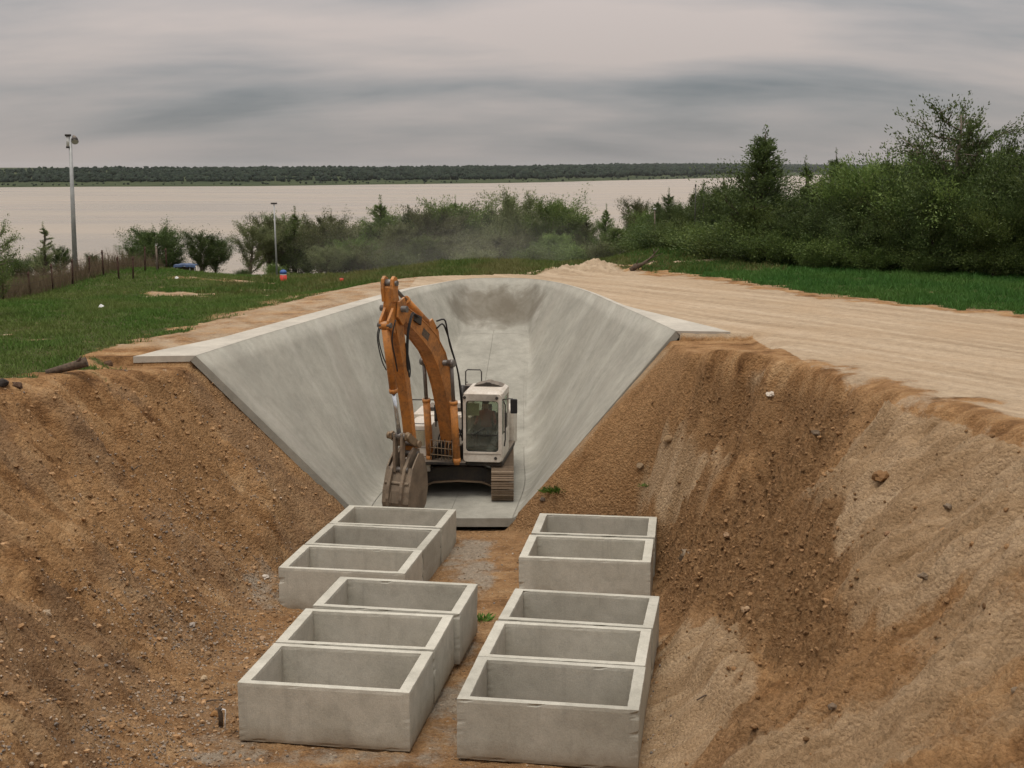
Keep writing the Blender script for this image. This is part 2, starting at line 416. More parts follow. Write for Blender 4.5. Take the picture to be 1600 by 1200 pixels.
def mat_ground():
    t = NT('soil'); P = t.pos()
    A = t.attr('soil'); sep = t.n('ShaderNodeSeparateColor'); t.t.links.new(A.outputs['Color'], sep.inputs[0])
    sand, grass, loose = sep.outputs[0], sep.outputs[1], sep.outputs[2]; crust = A.outputs['Alpha']
    B = t.attr('soil2'); sep2 = t.n('ShaderNodeSeparateColor'); t.t.links.new(B.outputs['Color'], sep2.inputs[0])
    grey, ochre, cement = sep2.outputs[0], sep2.outputs[1], sep2.outputs[2]
    big = t.noise(P, .35, 5, .6); mid = t.noise(P, 1.7, 6, .65); fin = t.noise(P, 11, 6, .7); grit = t.noise(P, 48, 4, .75)
    vor = t.vor(P, 17, 'Color'); vsep = t.n('ShaderNodeSeparateColor'); t.t.links.new(vor, vsep.inputs[0])
    fur = t.noise(t.mapv(P, (4.5, .6, 3), (0, 0, R(8)), tex=True), 1.0, 6, .65)
    soil = t.ramp(t.math('ADD', t.math('MULTIPLY', mid, .45), t.math('MULTIPLY', fur, .55)), [(.37, (.11, .053, .020)), (.46, (.265, .143, .060)), (.54, (.38, .223, .102)), (.64, (.46, .302, .158))])
    soil = t.mix(t.math('MULTIPLY', ochre, .8), soil, t.ramp(fin, [(.3, (.19, .102, .042)), (.6, (.35, .208, .098)), (.8, (.43, .285, .15))]))
    soil = t.mix(t.math('MULTIPLY', grey, .5), soil, t.ramp(fin, [(.3, (.13, .082, .046)), (.55, (.24, .162, .098)), (.8, (.34, .25, .165))]))
    stk = t.noise(t.mapv(P, (6, .8, 3), (0, 0, R(-14)), tex=True), 1.6, 6, .65)
    cr = t.ramp(stk, [(.3, (.25, .158, .08)), (.48, (.375, .256, .144)), (.68, (.46, .335, .207))])
    lo = t.ramp(fin, [(.28, (.115, .059, .024)), (.5, (.225, .127, .057)), (.72, (.33, .205, .102))])
    trk = t.math('ADD', t.math('MULTIPLY', t.noise(t.mapv(P, (1.0, 48, 1), (0, 0, R(27)), tex=True), 2.6, 5, .6), .5), t.math('MULTIPLY', t.noise(t.mapv(P, (1.0, 30, 1), (0, 0, R(38)), tex=True), 1.3, 5, .6), .5))
    sa = t.ramp(trk, [(.36, (.285, .212, .136)), (.5, (.37, .286, .192)), (.62, (.425, .336, .234))])
    sa = t.mix(.9, sa, t.ramp(t.noise(P, 5, 7, .72), [(.3, .74), (.5, 1.0), (.7, 1.16)]), 'MULTIPLY')
    sa = t.mix(t.ramp(big, [(.45, 0.0), (.72, .45)]), sa, (.35, .245, .145))
    gs = t.ramp(mid, [(.3, (.05, .058, .02)), (.5, (.075, .09, .028)), (.72, (.15, .12, .055))])
    # ragged transitions
    rag = t.math('SUBTRACT', fin, .5)
    def edge(m, k=.9): return t.ramp(t.math('ADD', m, t.math('MULTIPLY', rag, k)), [(.28, 0.0), (.72, 1.0)])
    c = t.mix(edge(crust), soil, cr); c = t.mix(edge(loose), c, lo); c = t.mix(edge(sand), c, sa); c = t.mix(edge(grass, 1.1), c, gs)
    c = t.mix(edge(cement, .8), c, t.ramp(fin, [(.3, (.24, .19, .135)), (.6, (.36, .30, .225))]))
    # grains and small stones, each its own tone
    tone = t.ramp(vsep.outputs[0], [(0.0, .68), (.5, 1.0), (.9, 1.15), (1.0, 1.35)])
    c = t.mix(t.math('MULTIPLY', t.math('SUBTRACT', 1.0, sand), .5), c, tone, 'MULTIPLY')
    c = t.mix(.5, c, t.ramp(grit, [(.3, .55), (.5, 1.0), (.7, 1.4)]), 'MULTIPLY')
    h = t.math('ADD', t.math('MULTIPLY', fin, 1.0), t.math('MULTIPLY', grit, .35))
    h = t.math('ADD', h, t.math('MULTIPLY', t.vor(P, 17, 'Distance'), -.5))
    h = t.math('MULTIPLY', h, t.math('SUBTRACT', 1.0, t.math('MULTIPLY', sand, .7)))
    return t.fin(c, .95, t.bump(h, 1.0, .09), spec=.12)

def mat_concrete(name, light=(.40, .385, .35), dark=(.25, .24, .21), stains=False, streak=False):
    t = NT(name); P = t.pos() if stains else t.obj(); Rn = t.rnd()
    sh = t.n('ShaderNodeVectorMath', operation='ADD'); cxyz = t.n('ShaderNodeCombineXYZ'); t.set(cxyz.inputs[0], t.math('MULTIPLY', Rn, 0.0 if stains else 37.0)); t.set(cxyz.inputs[1], t.math('MULTIPLY', Rn, 0.0 if stains else 11.0))
    t.t.links.new(P, sh.inputs[0]); t.t.links.new(cxyz.outputs[0], sh.inputs[1]); Q = sh.outputs[0]
    big = t.noise(Q, .8, 6, .6, .4); mid = t.noise(Q, 4.5, 5, .6); fin = t.noise(Q, 40, 4, .7); sp = t.noise(Q, 130, 2, .6)
    c = t.mix(t.ramp(big, [(.34, 0.0), (.66, 1.0)]), dark, light)
    c = t.mix(.55, c, t.ramp(mid, [(.3, .80), (.5, 1.0), (.7, 1.12)]), 'MULTIPLY')
    c = t.mix(.6, c, t.ramp(fin, [(.3, .78), (.5, 1.0), (.72, 1.15)]), 'MULTIPLY')
    c = t.mix(.5, c, t.ramp(sp, [(.32, .7), (.5, 1.0), (.7, 1.2)]), 'MULTIPLY')
    # blow holes
    pit = t.vor(Q, 23, 'Distance'); pm = t.ramp(pit, [(.0, .3), (.13, 1.0)])
    keep = t.ramp(t.noise(Q, 3.1, 2), [(.5, 1.0), (.62, 0.0)])
    c = t.mix(t.math('SUBTRACT', .8, t.math('MULTIPLY', keep, .8)), c, pm, 'MULTIPLY')
    if not stains and not streak:
        # splashed soil and rising damp along the foot of each box, drips from the rim
        sz = t.n('ShaderNodeSeparateXYZ'); t.t.links.new(P, sz.inputs[0])
        lv = t.math('ADD', sz.outputs[2], t.math('MULTIPLY', t.math('SUBTRACT', big, .5), .55))
        c = t.mix(1.0, c, t.ramp(Rn, [(0.0, .86), (1.0, 1.08)]), 'MULTIPLY')
        c = t.mix(t.ramp(lv, [(.0, .75), (.12, .35), (.34, 0.0)]), c, (.21, .155, .095))
        cl_ = t.noise(Q, 1.6, 6, .7, 1.2); c = t.mix(t.ramp(cl_, [(.58, 0.0), (.70, .22)]), c, (.28, .25, .19))
        dr = t.noise(t.mapv(Q, (7, 7, .6)), 1.0, 4, .6)
        c = t.mix(t.ramp(dr, [(.57, 0.0), (.74, .3)]), c, (.22, .21, .18))
    if streak:
        U = t.gen('UV')
        st = t.noise(t.mapv(U, (1, .10, 1)), 1.1, 6, .6, .6); st2 = t.noise(t.mapv(U, (1, .12, 1)), .55, 3, .6)
        c = t.mix(t.ramp(st, [(.36, .30), (.5, .06), (.62, 0.0)]), c, (.22, .205, .17))
        c = t.mix(t.ramp(st, [(.52, 0.0), (.70, .28)]), c, (.46, .44, .395))
        c = t.mix(t.ramp(st2, [(.5, 0.0), (.7, .35)]), c, (.24, .215, .175))
    if stains:
        # a damp brown stain run down the head of the basin and mud carried in on the floor
        W = t.pos(); sW = t.n('ShaderNodeSeparateXYZ'); t.t.links.new(W, sW.inputs[0])
        wn_ = t.noise(t.mapv(W, (1, 1, .45)), 1.1, 5, .65, .5)
        dx = t.math('DIVIDE', t.math('ADD', sW.outputs[0], .45), 2.5); dz = t.math('DIVIDE', t.math('SUBTRACT', sW.outputs[2], 3.5), 1.0); dy = t.math('DIVIDE', t.math('SUBTRACT', sW.outputs[1], 52.3), 2.0)
        rr = t.math('ADD', t.math('MULTIPLY', dx, dx), t.math('ADD', t.math('MULTIPLY', dz, dz), t.math('MULTIPLY', dy, dy)))
        rr = t.math('ADD', rr, t.math('MULTIPLY', t.math('SUBTRACT', wn_, .5), 2.2))
        c = t.mix(t.ramp(rr, [(.0, .88), (.5, .6), (1.5, 0.0)]), c, (.115, .098, .07))
    h = t.math('ADD', t.math('MULTIPLY', fin, .5), t.math('ADD', t.math('MULTIPLY', mid, .9), t.math('MULTIPLY', sp, .25)))
    return t.fin(c, .88, t.bump(h, .5, .012), spec=.25)

def mat_paint(name, col, dirt=(.16, .12, .08), amt=.5, rough=.42, metal=0.0, rust=None):
    t = NT(name); P = t.obj()
    a = t.noise(P, 2.1, 6, .65, .3); b = t.noise(P, 14, 5, .7); f = t.noise(P, 60, 3, .7)
    c = t.mix(.5, col, t.ramp(a, [(.3, .78), (.55, 1.0), (.75, 1.12)]), 'MULTIPLY')
    m = t.math('MULTIPLY', t.ramp(t.math('ADD', a, t.math('MULTIPLY', b, .5)), [(.62, 0.0), (.95, 1.0)]), amt)
    c = t.mix(m, c, dirt)
    if rust: c = t.mix(t.ramp(b, [(.6, 0.0), (.7, .8)]), c, rust)
    # dust settled on faces that look up
    g = t.n('ShaderNodeNewGeometry'); sz = t.n('ShaderNodeSeparateXYZ'); t.t.links.new(g.outputs['Normal'], sz.inputs[0])
    up = t.math('MULTIPLY', t.ramp(sz.outputs[2], [(.55, 0.0), (.95, 1.0)]), t.math('MULTIPLY', t.ramp(b, [(.35, .2), (.6, 1.0)]), min(1, amt * .8)))
    c = t.mix(up, c, (.36, .29, .21))
    return t.fin(c, t.math('ADD', rough, t.math('MULTIPLY', m, .4)), t.bump(t.math('ADD', t.math('MULTIPLY', b, .6), f), .25, .006), metal, .45)

def mat_plain(name, col, rough=.6, metal=0.0, var=.25, scale=9):
    t = NT(name); P = t.obj(); a = t.noise(P, scale, 5, .65)
    c = t.mix(1.0, col, t.ramp(a, [(.3, 1 - var), (.5, 1.0), (.7, 1 + var)]), 'MULTIPLY')
    return t.fin(c, rough, t.bump(a, .25, .01), metal, .4)

def mat_tint(name, rough=.9, bs=30, fac=.4):
    """colour from the 'tint' of each grain or blade"""
    t = NT(name); A = t.attr('tint'); P = t.pos(); a = t.noise(P, bs, 4, .7)
    c = t.mix(fac, A.outputs['Color'], t.ramp(a, [(.3, .5), (.5, 1.0), (.7, 1.5)]), 'MULTIPLY')
    return t.fin(c, rough, t.bump(a, .5, .015), 0, .2)

def mat_leaf(name, stops, transl=.3):
    t = NT(name); A = t.attr('tint'); Rn = t.rnd()
    sp = t.n('ShaderNodeSeparateColor'); t.t.links.new(A.outputs['Color'], sp.inputs[0])
    c = t.ramp(t.math('ADD', t.math('MULTIPLY', sp.outputs[0], .75), t.math('MULTIPLY', Rn, .25)), stops)
    hs = t.n('ShaderNodeHueSaturation'); t.set(hs.inputs['Hue'], t.math('ADD', .485, t.math('MULTIPLY', Rn, .03))); t.set(hs.inputs['Value'], t.math('ADD', .95, t.math('MULTIPLY', Rn, .6))); t.t.links.new(c, hs.inputs['Color'])
    t.fin(hs.outputs[0], .6, spec=.3)
    tr = t.n('ShaderNodeBsdfTranslucent'); t.t.links.new(hs.outputs[0], tr.inputs[0])
    mx = t.n('ShaderNodeMixShader'); mx.inputs[0].default_value = transl
    t.t.links.new(t.b.outputs[0], mx.inputs[1]); t.t.links.new(tr.outputs[0], mx.inputs[2]); t.t.links.new(mx.outputs[0], t.out.inputs[0])
    return t.m

def mat_grass():
    t = NT('grass_blades'); A = t.attr('tint'); t.fin(A.outputs['Color'], .7, spec=.2)
    tr = t.n('ShaderNodeBsdfTranslucent'); t.t.links.new(A.outputs['Color'], tr.inputs[0])
    mx = t.n('ShaderNodeMixShader'); mx.inputs[0].default_value = .25
    t.t.links.new(t.b.outputs[0], mx.inputs[1]); t.t.links.new(tr.outputs[0], mx.inputs[2]); t.t.links.new(mx.outputs[0], t.out.inputs[0])
    return t.m

def mat_water():
    t = NT('lake_water'); P = t.pos()
    w = t.noise(t.mapv(P, (1, .45, 1)), .22, 6, .65); w2 = t.noise(t.mapv(P, (1, .5, 1)), 1.1, 3, .6)
    calm = t.noise(t.mapv(P, (.25, 1, 1)), .012, 4, .6)
    c = t.mix(calm, (.28, .232, .172), (.34, .283, .213))
    rg = t.ramp(calm, [(.35, .22), (.65, .40)])
    return t.fin(c, rg, t.bump(t.math('ADD', w, t.math('MULTIPLY', w2, .3)), .65, .5), 0, .5)

def mat_glass(name, tint, gloss=.12):
    t = NT(name); t.t.nodes.remove(t.b)
    tr = t.n('ShaderNodeBsdfTransparent'); tr.inputs[0].default_value = (*tint, 1)
    gl = t.n('ShaderNodeBsdfGlossy'); gl.inputs['Roughness'].default_value = .06; gl.inputs[0].default_value = (.9, .95, .93, 1)
    lw = t.n('ShaderNodeLayerWeight'); lw.inputs[0].default_value = .25
    mx = t.n('ShaderNodeMixShader'); t.set(mx.inputs[0], t.math('ADD', t.math('MULTIPLY', lw.outputs['Fresnel'], .5), gloss))
    t.t.links.new(tr.outputs[0], mx.inputs[1]); t.t.links.new(gl.outputs[0], mx.inputs[2])
    # film of dust
    df = t.n('ShaderNodeBsdfDiffuse'); df.inputs[0].default_value = (.30, .29, .24, 1)
    m2 = t.n('ShaderNodeMixShader'); t.set(m2.inputs[0], t.math('MULTIPLY', t.ramp(t.noise(t.obj(), 2.5, 5, .6), [(.3, .25), (.7, 1.0)]), .16))
    t.t.links.new(mx.outputs[0], m2.inputs[1]); t.t.links.new(df.outputs[0], m2.inputs[2]); t.t.links.new(m2.outputs[0], t.out.inputs[0])
    return t.m

M = dict(
    ground=mat_ground(), water=mat_water(), box=mat_concrete('precast_concrete', (.50, .485, .412), (.395, .382, .318)),
    shell=mat_concrete('basin_concrete', (.355, .345, .29), (.275, .268, .225), True, True), slab=mat_concrete('slab_concrete', (.335, .325, .275), (.25, .242, .203), True),
    lip=mat_concrete('lip_concrete', (.47, .44, .37), (.37, .345, .29), True),
    orange=mat_paint('orange_paint', (.55, .215, .040), (.16, .085, .04), .85, .5, rust=(.14, .06, .03)),
    white=mat_paint('white_paint', (.66, .62, .54), (.26, .2, .14), .55, .4),
    black=mat_paint('black_paint', (.018, .017, .016), (.10, .075, .05), .6, .55),
    track=mat_paint('track_steel', (.20, .145, .095), (.30, .225, .15), .9, .7, .2),
    bucket=mat_paint('bucket_steel', (.155, .12, .085), (.30, .235, .165), .9, .62, .25, rust=(.15, .075, .045)),
    chrome=mat_plain('chrome_rod', (.55, .58, .60), .22, .9, .1), rod=mat_plain('greasy_rod', (.16, .145, .13), .45, .5),
    smudge=mat_plain('faded_print', (.10, .07, .045), .7, 0, .6, 25), rubber=mat_plain('black_rubber', (.014, .014, .014), .65), steel=mat_plain('rail_steel', (.06, .055, .05), .5, .4),
    pin=mat_plain('worn_pin', (.24, .175, .11), .6, .4), glass=mat_glass('cab_glass', (.72, .78, .72), .05), seat=mat_plain('seat_cloth', (.03, .03, .032), .9),
    notice=mat_plain('notice_paper', (.42, .46, .26), .8, 0, .1), lamp=mat_plain('lamp_lens', (.5, .5, .48), .2), mesh=mat_plain('filter_grille', (.32, .29, .20), .7, 0, .3, 40),
    pole=mat_plain('galvanised_pole', (.36, .37, .36), .55, .3, .2, 3), rustpost=mat_plain('rusty_post', (.055, .028, .018), .9, .1, .4), wire=mat_plain('fence_wire', (.07, .045, .03), .8, .2),
    tarp=mat_plain('blue_tarp', (.035, .065, .135), .6, 0, .35, 4), redp=mat_plain('red_plastic', (.55, .045, .025), .5), bluep=mat_plain('blue_plastic', (.04, .10, .30), .5), whitep=mat_plain('white_plastic', (.7, .7, .68), .5),
    stone=mat_tint('stones'), clod=mat_tint('soil_clods', .95, 22, .6), bark=mat_plain('bark', (.055, .042, .03), .95, 0, .4, 12), palebark=mat_plain('pale_bark', (.16, .13, .10), .95, 0, .4, 12), deadwood=mat_plain('dead_wood', (.09, .065, .045), .95, 0, .5, 14),
    leaf_dark=mat_leaf('dark_foliage', [(0.0, (.030, .048, .016)), (.5, (.064, .094, .028)), (1.0, (.115, .15, .048))]),
    leaf_mid=mat_leaf('green_foliage', [(0.0, (.046, .072, .02)), (.5, (.096, .138, .036)), (1.0, (.17, .21, .06))]),
    leaf_pale=mat_leaf('grey_green_foliage', [(0.0, (.065, .078, .035)), (.5, (.125, .14, .062)), (1.0, (.20, .21, .10))]),
    grass=mat_grass(), far=mat_tint('far_forest', .95, .05, .5), jacket=mat_plain('red_jacket', (.22, .035, .03), .9), trousers=mat_plain('dark_trousers', (.03, .035, .05), .9), skin=mat_plain('skin', (.38, .2, .13), .6, 0, .1),
)

# ------------------------------------------------------------------ ground
def grow(a, b, s0, k):
    out = [a]; s = s0
    while abs(out[-1] - a) < abs(b - a): out.append(out[-1] + math.copysign(s, b - a)); s *= k
    return out[1:]
DX = .072
gx = np.array(grow(-34, -14000, .24, 1.13)[::-1] + list(np.arange(-34, -12.5, .22)) + list(np.arange(-12.5, 10.3, DX)) + list(np.arange(10.3, 27, .15)) + grow(27, 14000, .2, 1.13))
gy = np.array(grow(15.0, -400, .16, 1.12)[::-1] + list(np.arange(15.0, 36.6, DX)) + list(np.arange(36.6, 64, .14)) + list(np.arange(64, 100, .4)) + grow(100, 14000, .45, 1.09))
GX, GY = np.meshgrid(gx, gy); fx, fy = GX.ravel(), GY.ravel()
mk = masks(fx, fy); hz = height(fx, fy, mk)
wobL = fbm(fx * .35, fy * .35, 4, 91); wobS = noise((fy + .2 * fx) * .9, fx * .12, 92)
leftside = (fx < -4).astype(float)
grey = np.clip(sstep(.0, .45, wobL + wobS * .6) * mk['slope'] * leftside + .35 * mk['slope'] * (fx > 4) * sstep(.0, .5, wobS) + mk['pitfloor'] * .3, 0, 1)
ochre = np.clip(sstep(.0, .45, -wobL - wobS * .6) * mk['slope'] + .5 * sstep(31, 34, fy) * mk['slope'], 0, 1)
cem = np.zeros_like(fx)
for (cx_, cy_, rx_, ry_, k_) in ((-5.5, 29.3, .6, 1.0, .8), (-1.15, 31.8, .75, 2.0, 1.), (-.75, 29.6, .4, 1.0, .9), (-5.0, 20.6, 1.4, .5, .45), (-.95, 21.5, .6, 2.5, .5), (-3.0, 20.1, 3.4, .4, .55), (.5, 18.8, 3, .4, .5), (-1.0, 25, .4, 1.5, .4)):
    cem = np.maximum(cem, k_ * np.exp(-(((fx - cx_) / rx_) ** 2 + ((fy - cy_) / ry_) ** 2) ** 2))
cem = np.clip(cem * .9 + (wobL * .6 + fbm(fx * 2, fy * 2, 3, 95) * .35) * (cem > .03), 0, 1)
tan_ = np.clip(mk['crust'] + .8 * mk['slope'] * (fx > 1) * sstep(-.5, .5, wobS + wobL * .6) * (1 - mk['loose']), 0, 1)
A1 = np.stack([mk['sand'], mk['grass'], mk['loose'], tan_], 1); A2 = np.stack([grey, ochre, cem, np.zeros_like(fx)], 1)
nx, ny = len(gx), len(gy)
idx = np.arange(nx * ny).reshape(ny, nx)
F = np.stack([idx[:-1, :-1].ravel(), idx[:-1, 1:].ravel(), idx[1:, 1:].ravel(), idx[1:, :-1].ravel()], 1)
ground = link('ground', np_mesh('ground', np.stack([fx, fy, hz], 1), F, True, {'soil': A1, 'soil2': A2}), M['ground'])
tag(ground, 'sandy brown earth of the excavation, the dirt road and the lakeside field', kind='structure')
print('ground', nx, ny, nx * ny)

lake = link('lake', np_mesh('lake', [(-14000, 120, WATER_Z), (14000, 120, WATER_Z), (14000, 14000, WATER_Z), (-14000, 14000, WATER_Z)], [(0, 1, 2, 3)]), M['water'])
tag(lake, 'broad pale lake under the grey sky', kind='structure')

# far shore: low wooded land beyond the water
SHX = np.array([-6000, -1300, -727, -391, 0, 560, 1725, 3600, 8000, 13000]); SHY = np.array([1700, 1800, 1863, 2003, 2440, 3700, 6600, 9500, 12000, 13500])
def shore_pts(n):
    s = np.linspace(0, 1, n); k = np.interp(s, np.linspace(0, 1, len(SHX)), np.arange(len(SHX)))
    return np.interp(k, np.arange(len(SHX)), SHX), np.interp(k, np.arange(len(SHX)), SHY)
sxx, syy = shore_pts(400)
syy = syy * (1 + .012 * fbm(sxx / 300, syy * 0, 3, 5))
prof = [(0, -18.), (4, -16.4), (40, -14.8), (160, -10.8), (260, -5.5), (700, 2), (1500, 9), (3500, 14)]
V = []
for j, (d, z) in enumerate(prof):
    sc = np.clip(syy / 2000, .7, 3.0)
    zz_ = z + (z + 17.0) * (sc - 1) * .55 + (3.0 * fbm(sxx / 500, sxx * 0 + j, 3, 6) if j > 3 else 0)
    V.append(np.stack([sxx, syy + d * sc, zz_ + 0 * sxx], 1))
V = np.concatenate(V); n_ = 400; idx = np.arange(len(V)).reshape(len(prof), n_)
F = np.stack([idx[:-1, :-1].ravel(), idx[:-1, 1:].ravel(), idx[1:, 1:].ravel(), idx[1:, :-1].ravel()], 1)
t = NT('far_meadow'); far_m = t.fin(t.ramp(t.noise(t.mapv(t.pos(), (1, .3, 1)), .02, 4, .6), [(.35, (.032, .045, .02)), (.6, (.048, .062, .026))]), .95, spec=.1)
far_shore = tag(link('far_shore', np_mesh('far_shore', V, F, True), far_m), 'low green land along the far side of the lake', kind='structure')

def ico(sub):
    bm = bmesh.new(); bmesh.ops.create_icosphere(bm, subdivisions=sub, radius=1)
    v = np.array([p.co[:] for p in bm.verts]); f = np.array([[q.index for q in p.verts] for p in bm.faces]); bm.free(); return v, f
def scatter(name, P, S, proto, rots, tint, mat, smooth=False):
    """one mesh of many small bodies: P (n,3), S (n,3) sizes, rots (n,3,3)"""
    v, f = proto
    if isinstance(v, list):
        k = np.random.RandomState(3).randint(0, len(v), len(P)); vv = np.stack(v)[k]
    else: vv = np.repeat(v[None], len(P), 0)
    W = np.einsum('nij,nkj->nki', rots, vv * S[:, None, :]) + P[:, None, :]
    Fc = (f[None] + (np.arange(len(P)) * vv.shape[1])[:, None, None]).reshape(-1, f.shape[1])
    T = np.repeat(np.c_[tint, np.ones(len(P))][:, None, :], vv.shape[1], 1)
    return link(name, np_mesh(name, W.reshape(-1, 3), Fc, smooth, {'tint': T.reshape(-1, 4)}), mat)
def rand_rot(rs, n, full=True):
    a = rs.rand(n) * 2 * np.pi; c, s = np.cos(a), np.sin(a); Z = np.zeros((n, 3, 3)); Z[:, 0, 0] = c; Z[:, 0, 1] = -s; Z[:, 1, 0] = s; Z[:, 1, 1] = c; Z[:, 2, 2] = 1
    if not full: return Z
    b = rs.randn(n) * .5; c, s = np.cos(b), np.sin(b); X = np.zeros((n, 3, 3)); X[:, 0, 0] = 1; X[:, 1, 1] = c; X[:, 1, 2] = -s; X[:, 2, 1] = s; X[:, 2, 2] = c
    return Z @ X

rs = np.random.RandomState(11)
N = 15000
k = rs.rand(N) ** .8; ax = np.interp(k * 399, np.arange(400), sxx); ay = np.interp(k * 399, np.arange(400), syy)
keep = (np.abs(ax / ay) < .55); ax, ay = ax[keep], ay[keep]; N = len(ax)
dd = 150 + 1400 * rs.rand(N) ** 1.7; dd = np.where(rs.rand(N) < .025, 20 + 60 * rs.rand(N), dd)
sc = np.clip(ay / 2000, .7, 3.0)
pz = np.interp(dd, [d for d, z in prof], [z for d, z in prof]); pz = pz + (pz + 17) * (sc - 1) * .55
hgt = np.where(dd < 100, 1.5 + 2 * rs.rand(N), 5.0 + 4.5 * rs.rand(N) ** 2) * np.clip(sc, 1, 2.0)
P = np.stack([ax + 30 * rs.randn(N), ay + dd * sc, pz + hgt * .35], 1)
S = np.stack([hgt * (.45 + .3 * rs.rand(N)), hgt * (.45 + .3 * rs.rand(N)), hgt * .62], 1)
g = rs.rand(N, 1); tint = np.array([[.012, .021, .014]]) * (1 - g) + np.array([[.022, .034, .02]]) * g
iv, if_ = ico(1); iv = iv[:]; protos = [iv * (1 + .35 * rs.randn(len(iv), 1).clip(-1.5, 1.5)) for _ in range(8)]
far_forest = scatter('far_forest', P, S, (protos, if_), rand_rot(rs, N, False), tint, M['far'], True)
tag(far_forest, 'dark band of forest on the far shore', kind='stuff')

# ------------------------------------------------------------------ concrete basin
def catmull(P, n):
    P = np.array(P, float); m = len(P); t = np.linspace(0, m - 1, n); i = np.clip(t.astype(int), 0, m - 2); u = (t - i)[:, None]
    Q = np.concatenate([2 * P[:1] - P[1:2], P, 2 * P[-1:] - P[-2:-1]])
    a, b, c, d = Q[i], Q[i + 1], Q[i + 2], Q[i + 3]
    return .5 * ((2 * b) + (c - a) * u + (2 * a - 5 * b + 4 * c - d) * u ** 2 + (3 * b - a - 3 * c + d) * u ** 3)
TOE2 = [(0, 34.7), (.36, 38.3), (.38, 41.6), (.42, 46.4), (.50, 49.5), (.47, 50.72), (-.7, 50.84), (-1.78, 50.72), (-2.02, 49.6), (-2.32, 47.6), (-2.85, 44.3), (-3.6, 39.0), (-3.88, 36.8), (-4.0, 34.7)]
LIPW = [1.5, .8, .22, .16, .16, .16, .16, .18, .25, .42, .66, .86, .95, 1.63]
NS = 131
rimc = catmull(RIM, NS); toec = np.c_[catmull(TOE2, NS), np.zeros(NS)]; toec[:, 2] = np.interp(np.minimum(toec[:, 1], 50.7), *FLOOR) + np.maximum(toec[:, 1] - 50.7, 0) * .33
lipw = np.interp(np.linspace(0, 13, NS), range(14), LIPW)
basin_o = empty('concrete_basin', (-2, 34.7, -.5)); BO = Vector(basin_o.location)
tag(basin_o, 'scoop-shaped grey concrete basin with sloping walls round the excavator', 'basin')
vv = np.array([0, .015, .035, .06, .09, .13, .18, .25, .33, .42, .52, .62, .72, .82, .91, 1.0])
flr = .04 + .22 * sstep(0, 22, np.minimum(np.arange(NS), NS - 1 - np.arange(NS)))[:, None]; gz = np.where(vv[None] < flr, vv[None] ** 2 / (2 * flr), vv[None] - flr / 2) / (1 - flr / 2)
arc = np.r_[0, np.cumsum(np.linalg.norm(np.diff(rimc, axis=0), axis=1))]
def shell_part(name, i0, i1, mat):
    """a run of the sloping wall, as a solid plate"""
    T, Rm = toec[i0:i1 + 1], rimc[i0:i1 + 1]; n, m = len(T), len(vv)
    top = np.zeros((n, m, 3)); top[:, :, :2] = T[:, None, :2] + (Rm - T)[:, None, :2] * vv[None, :, None]; top[:, :, 2] = T[:, None, 2] + (Rm - T)[:, None, 2] * gz[i0:i1 + 1]
    out = (Rm - T)[:, :2]; out = out / np.linalg.norm(out, axis=1)[:, None]
    bot = top.copy(); bot[:, :, :2] += out[:, None] * .13; bot[:, :, 2] -= .14
    top += (rs.randn(n, 1, 1) * .004) * 0
    V = np.concatenate([top.reshape(-1, 3), bot.reshape(-1, 3)]) - np.array(BO); I = np.arange(n * m).reshape(n, m); K = I + n * m
    q = lambda a: np.stack([a[:-1, :-1].ravel(), a[1:, :-1].ravel(), a[1:, 1:].ravel(), a[:-1, 1:].ravel()], 1)
    rim_ = lambda a, b: np.stack([a[:-1], a[1:], b[1:], b[:-1]], 1)
    F = np.concatenate([q(I), q(K)[:, ::-1], rim_(I[0], K[0]), rim_(I[-1], K[-1])[:, ::-1], rim_(I[:, -1], K[:, -1]), rim_(I[:, 0], K[:, 0])[:, ::-1]])
    me = np_mesh(name, V, F, False); o = link(name, me, mat, basin_o)
    me.polygons.foreach_set('use_smooth', np.r_[np.ones((n - 1) * (m - 1), bool), np.zeros(len(F) - (n - 1) * (m - 1), bool)])
    uv = me.uv_layers.new(name='UVMap'); li = np.zeros(len(me.loops), np.int32); me.loops.foreach_get('vertex_index', li)
    u = np.repeat(arc[i0:i1 + 1], m); v = np.tile(vv * 6, n); uvs = np.stack([np.r_[u, u], np.r_[v, v]], 1)[li]; uv.data.foreach_set('uv', uvs.astype(np.float32).ravel())
    return o
shell_part('sloping_wall', 0, NS - 1, M['shell'])
# flat lip round the rim
def lip_part(i0, i1):
    Rm = rimc[i0:i1 + 1]; d = np.gradient(Rm[:, :2], axis=0); nrm = np.stack([d[:, 1], -d[:, 0]], 1); nrm /= np.linalg.norm(nrm, axis=1)[:, None]
    w = lipw[i0:i1 + 1][:, None]
    if i0 == 0: nrm[0] = (1, 0); nrm[1] = (1, .0)
    if i1 == NS - 1: nrm[-1] = (-1, 0); nrm[-2] = (-1, .0)
    inn = Rm + np.array([0, 0, .004]); outp = Rm.copy(); outp[:, :2] += nrm * w; outp[:, 2] -= .02 + .0 * w[:, 0]
    lo_i = inn - np.array([0, 0, .16]); lo_i[:, :2] += nrm * .16; lo_o = outp - np.array([0, 0, .17])
    n = len(Rm); V = np.concatenate([inn, outp, lo_o, lo_i]) - np.array(BO); F = []
    for a in range(4):
        b = (a + 1) % 4
        F += [(a * n + i, a * n + i + 1, b * n + i + 1, b * n + i) for i in range(n - 1)]
    F += [(0, n, 2 * n, 3 * n), (n - 1, 4 * n - 1, 3 * n - 1, 2 * n - 1)]
    return link('lip', np_mesh('lip', V, F), M['lip'], basin_o)
lip_part(0, 44); lip_part(44, 78); lip_part(78, NS - 1)
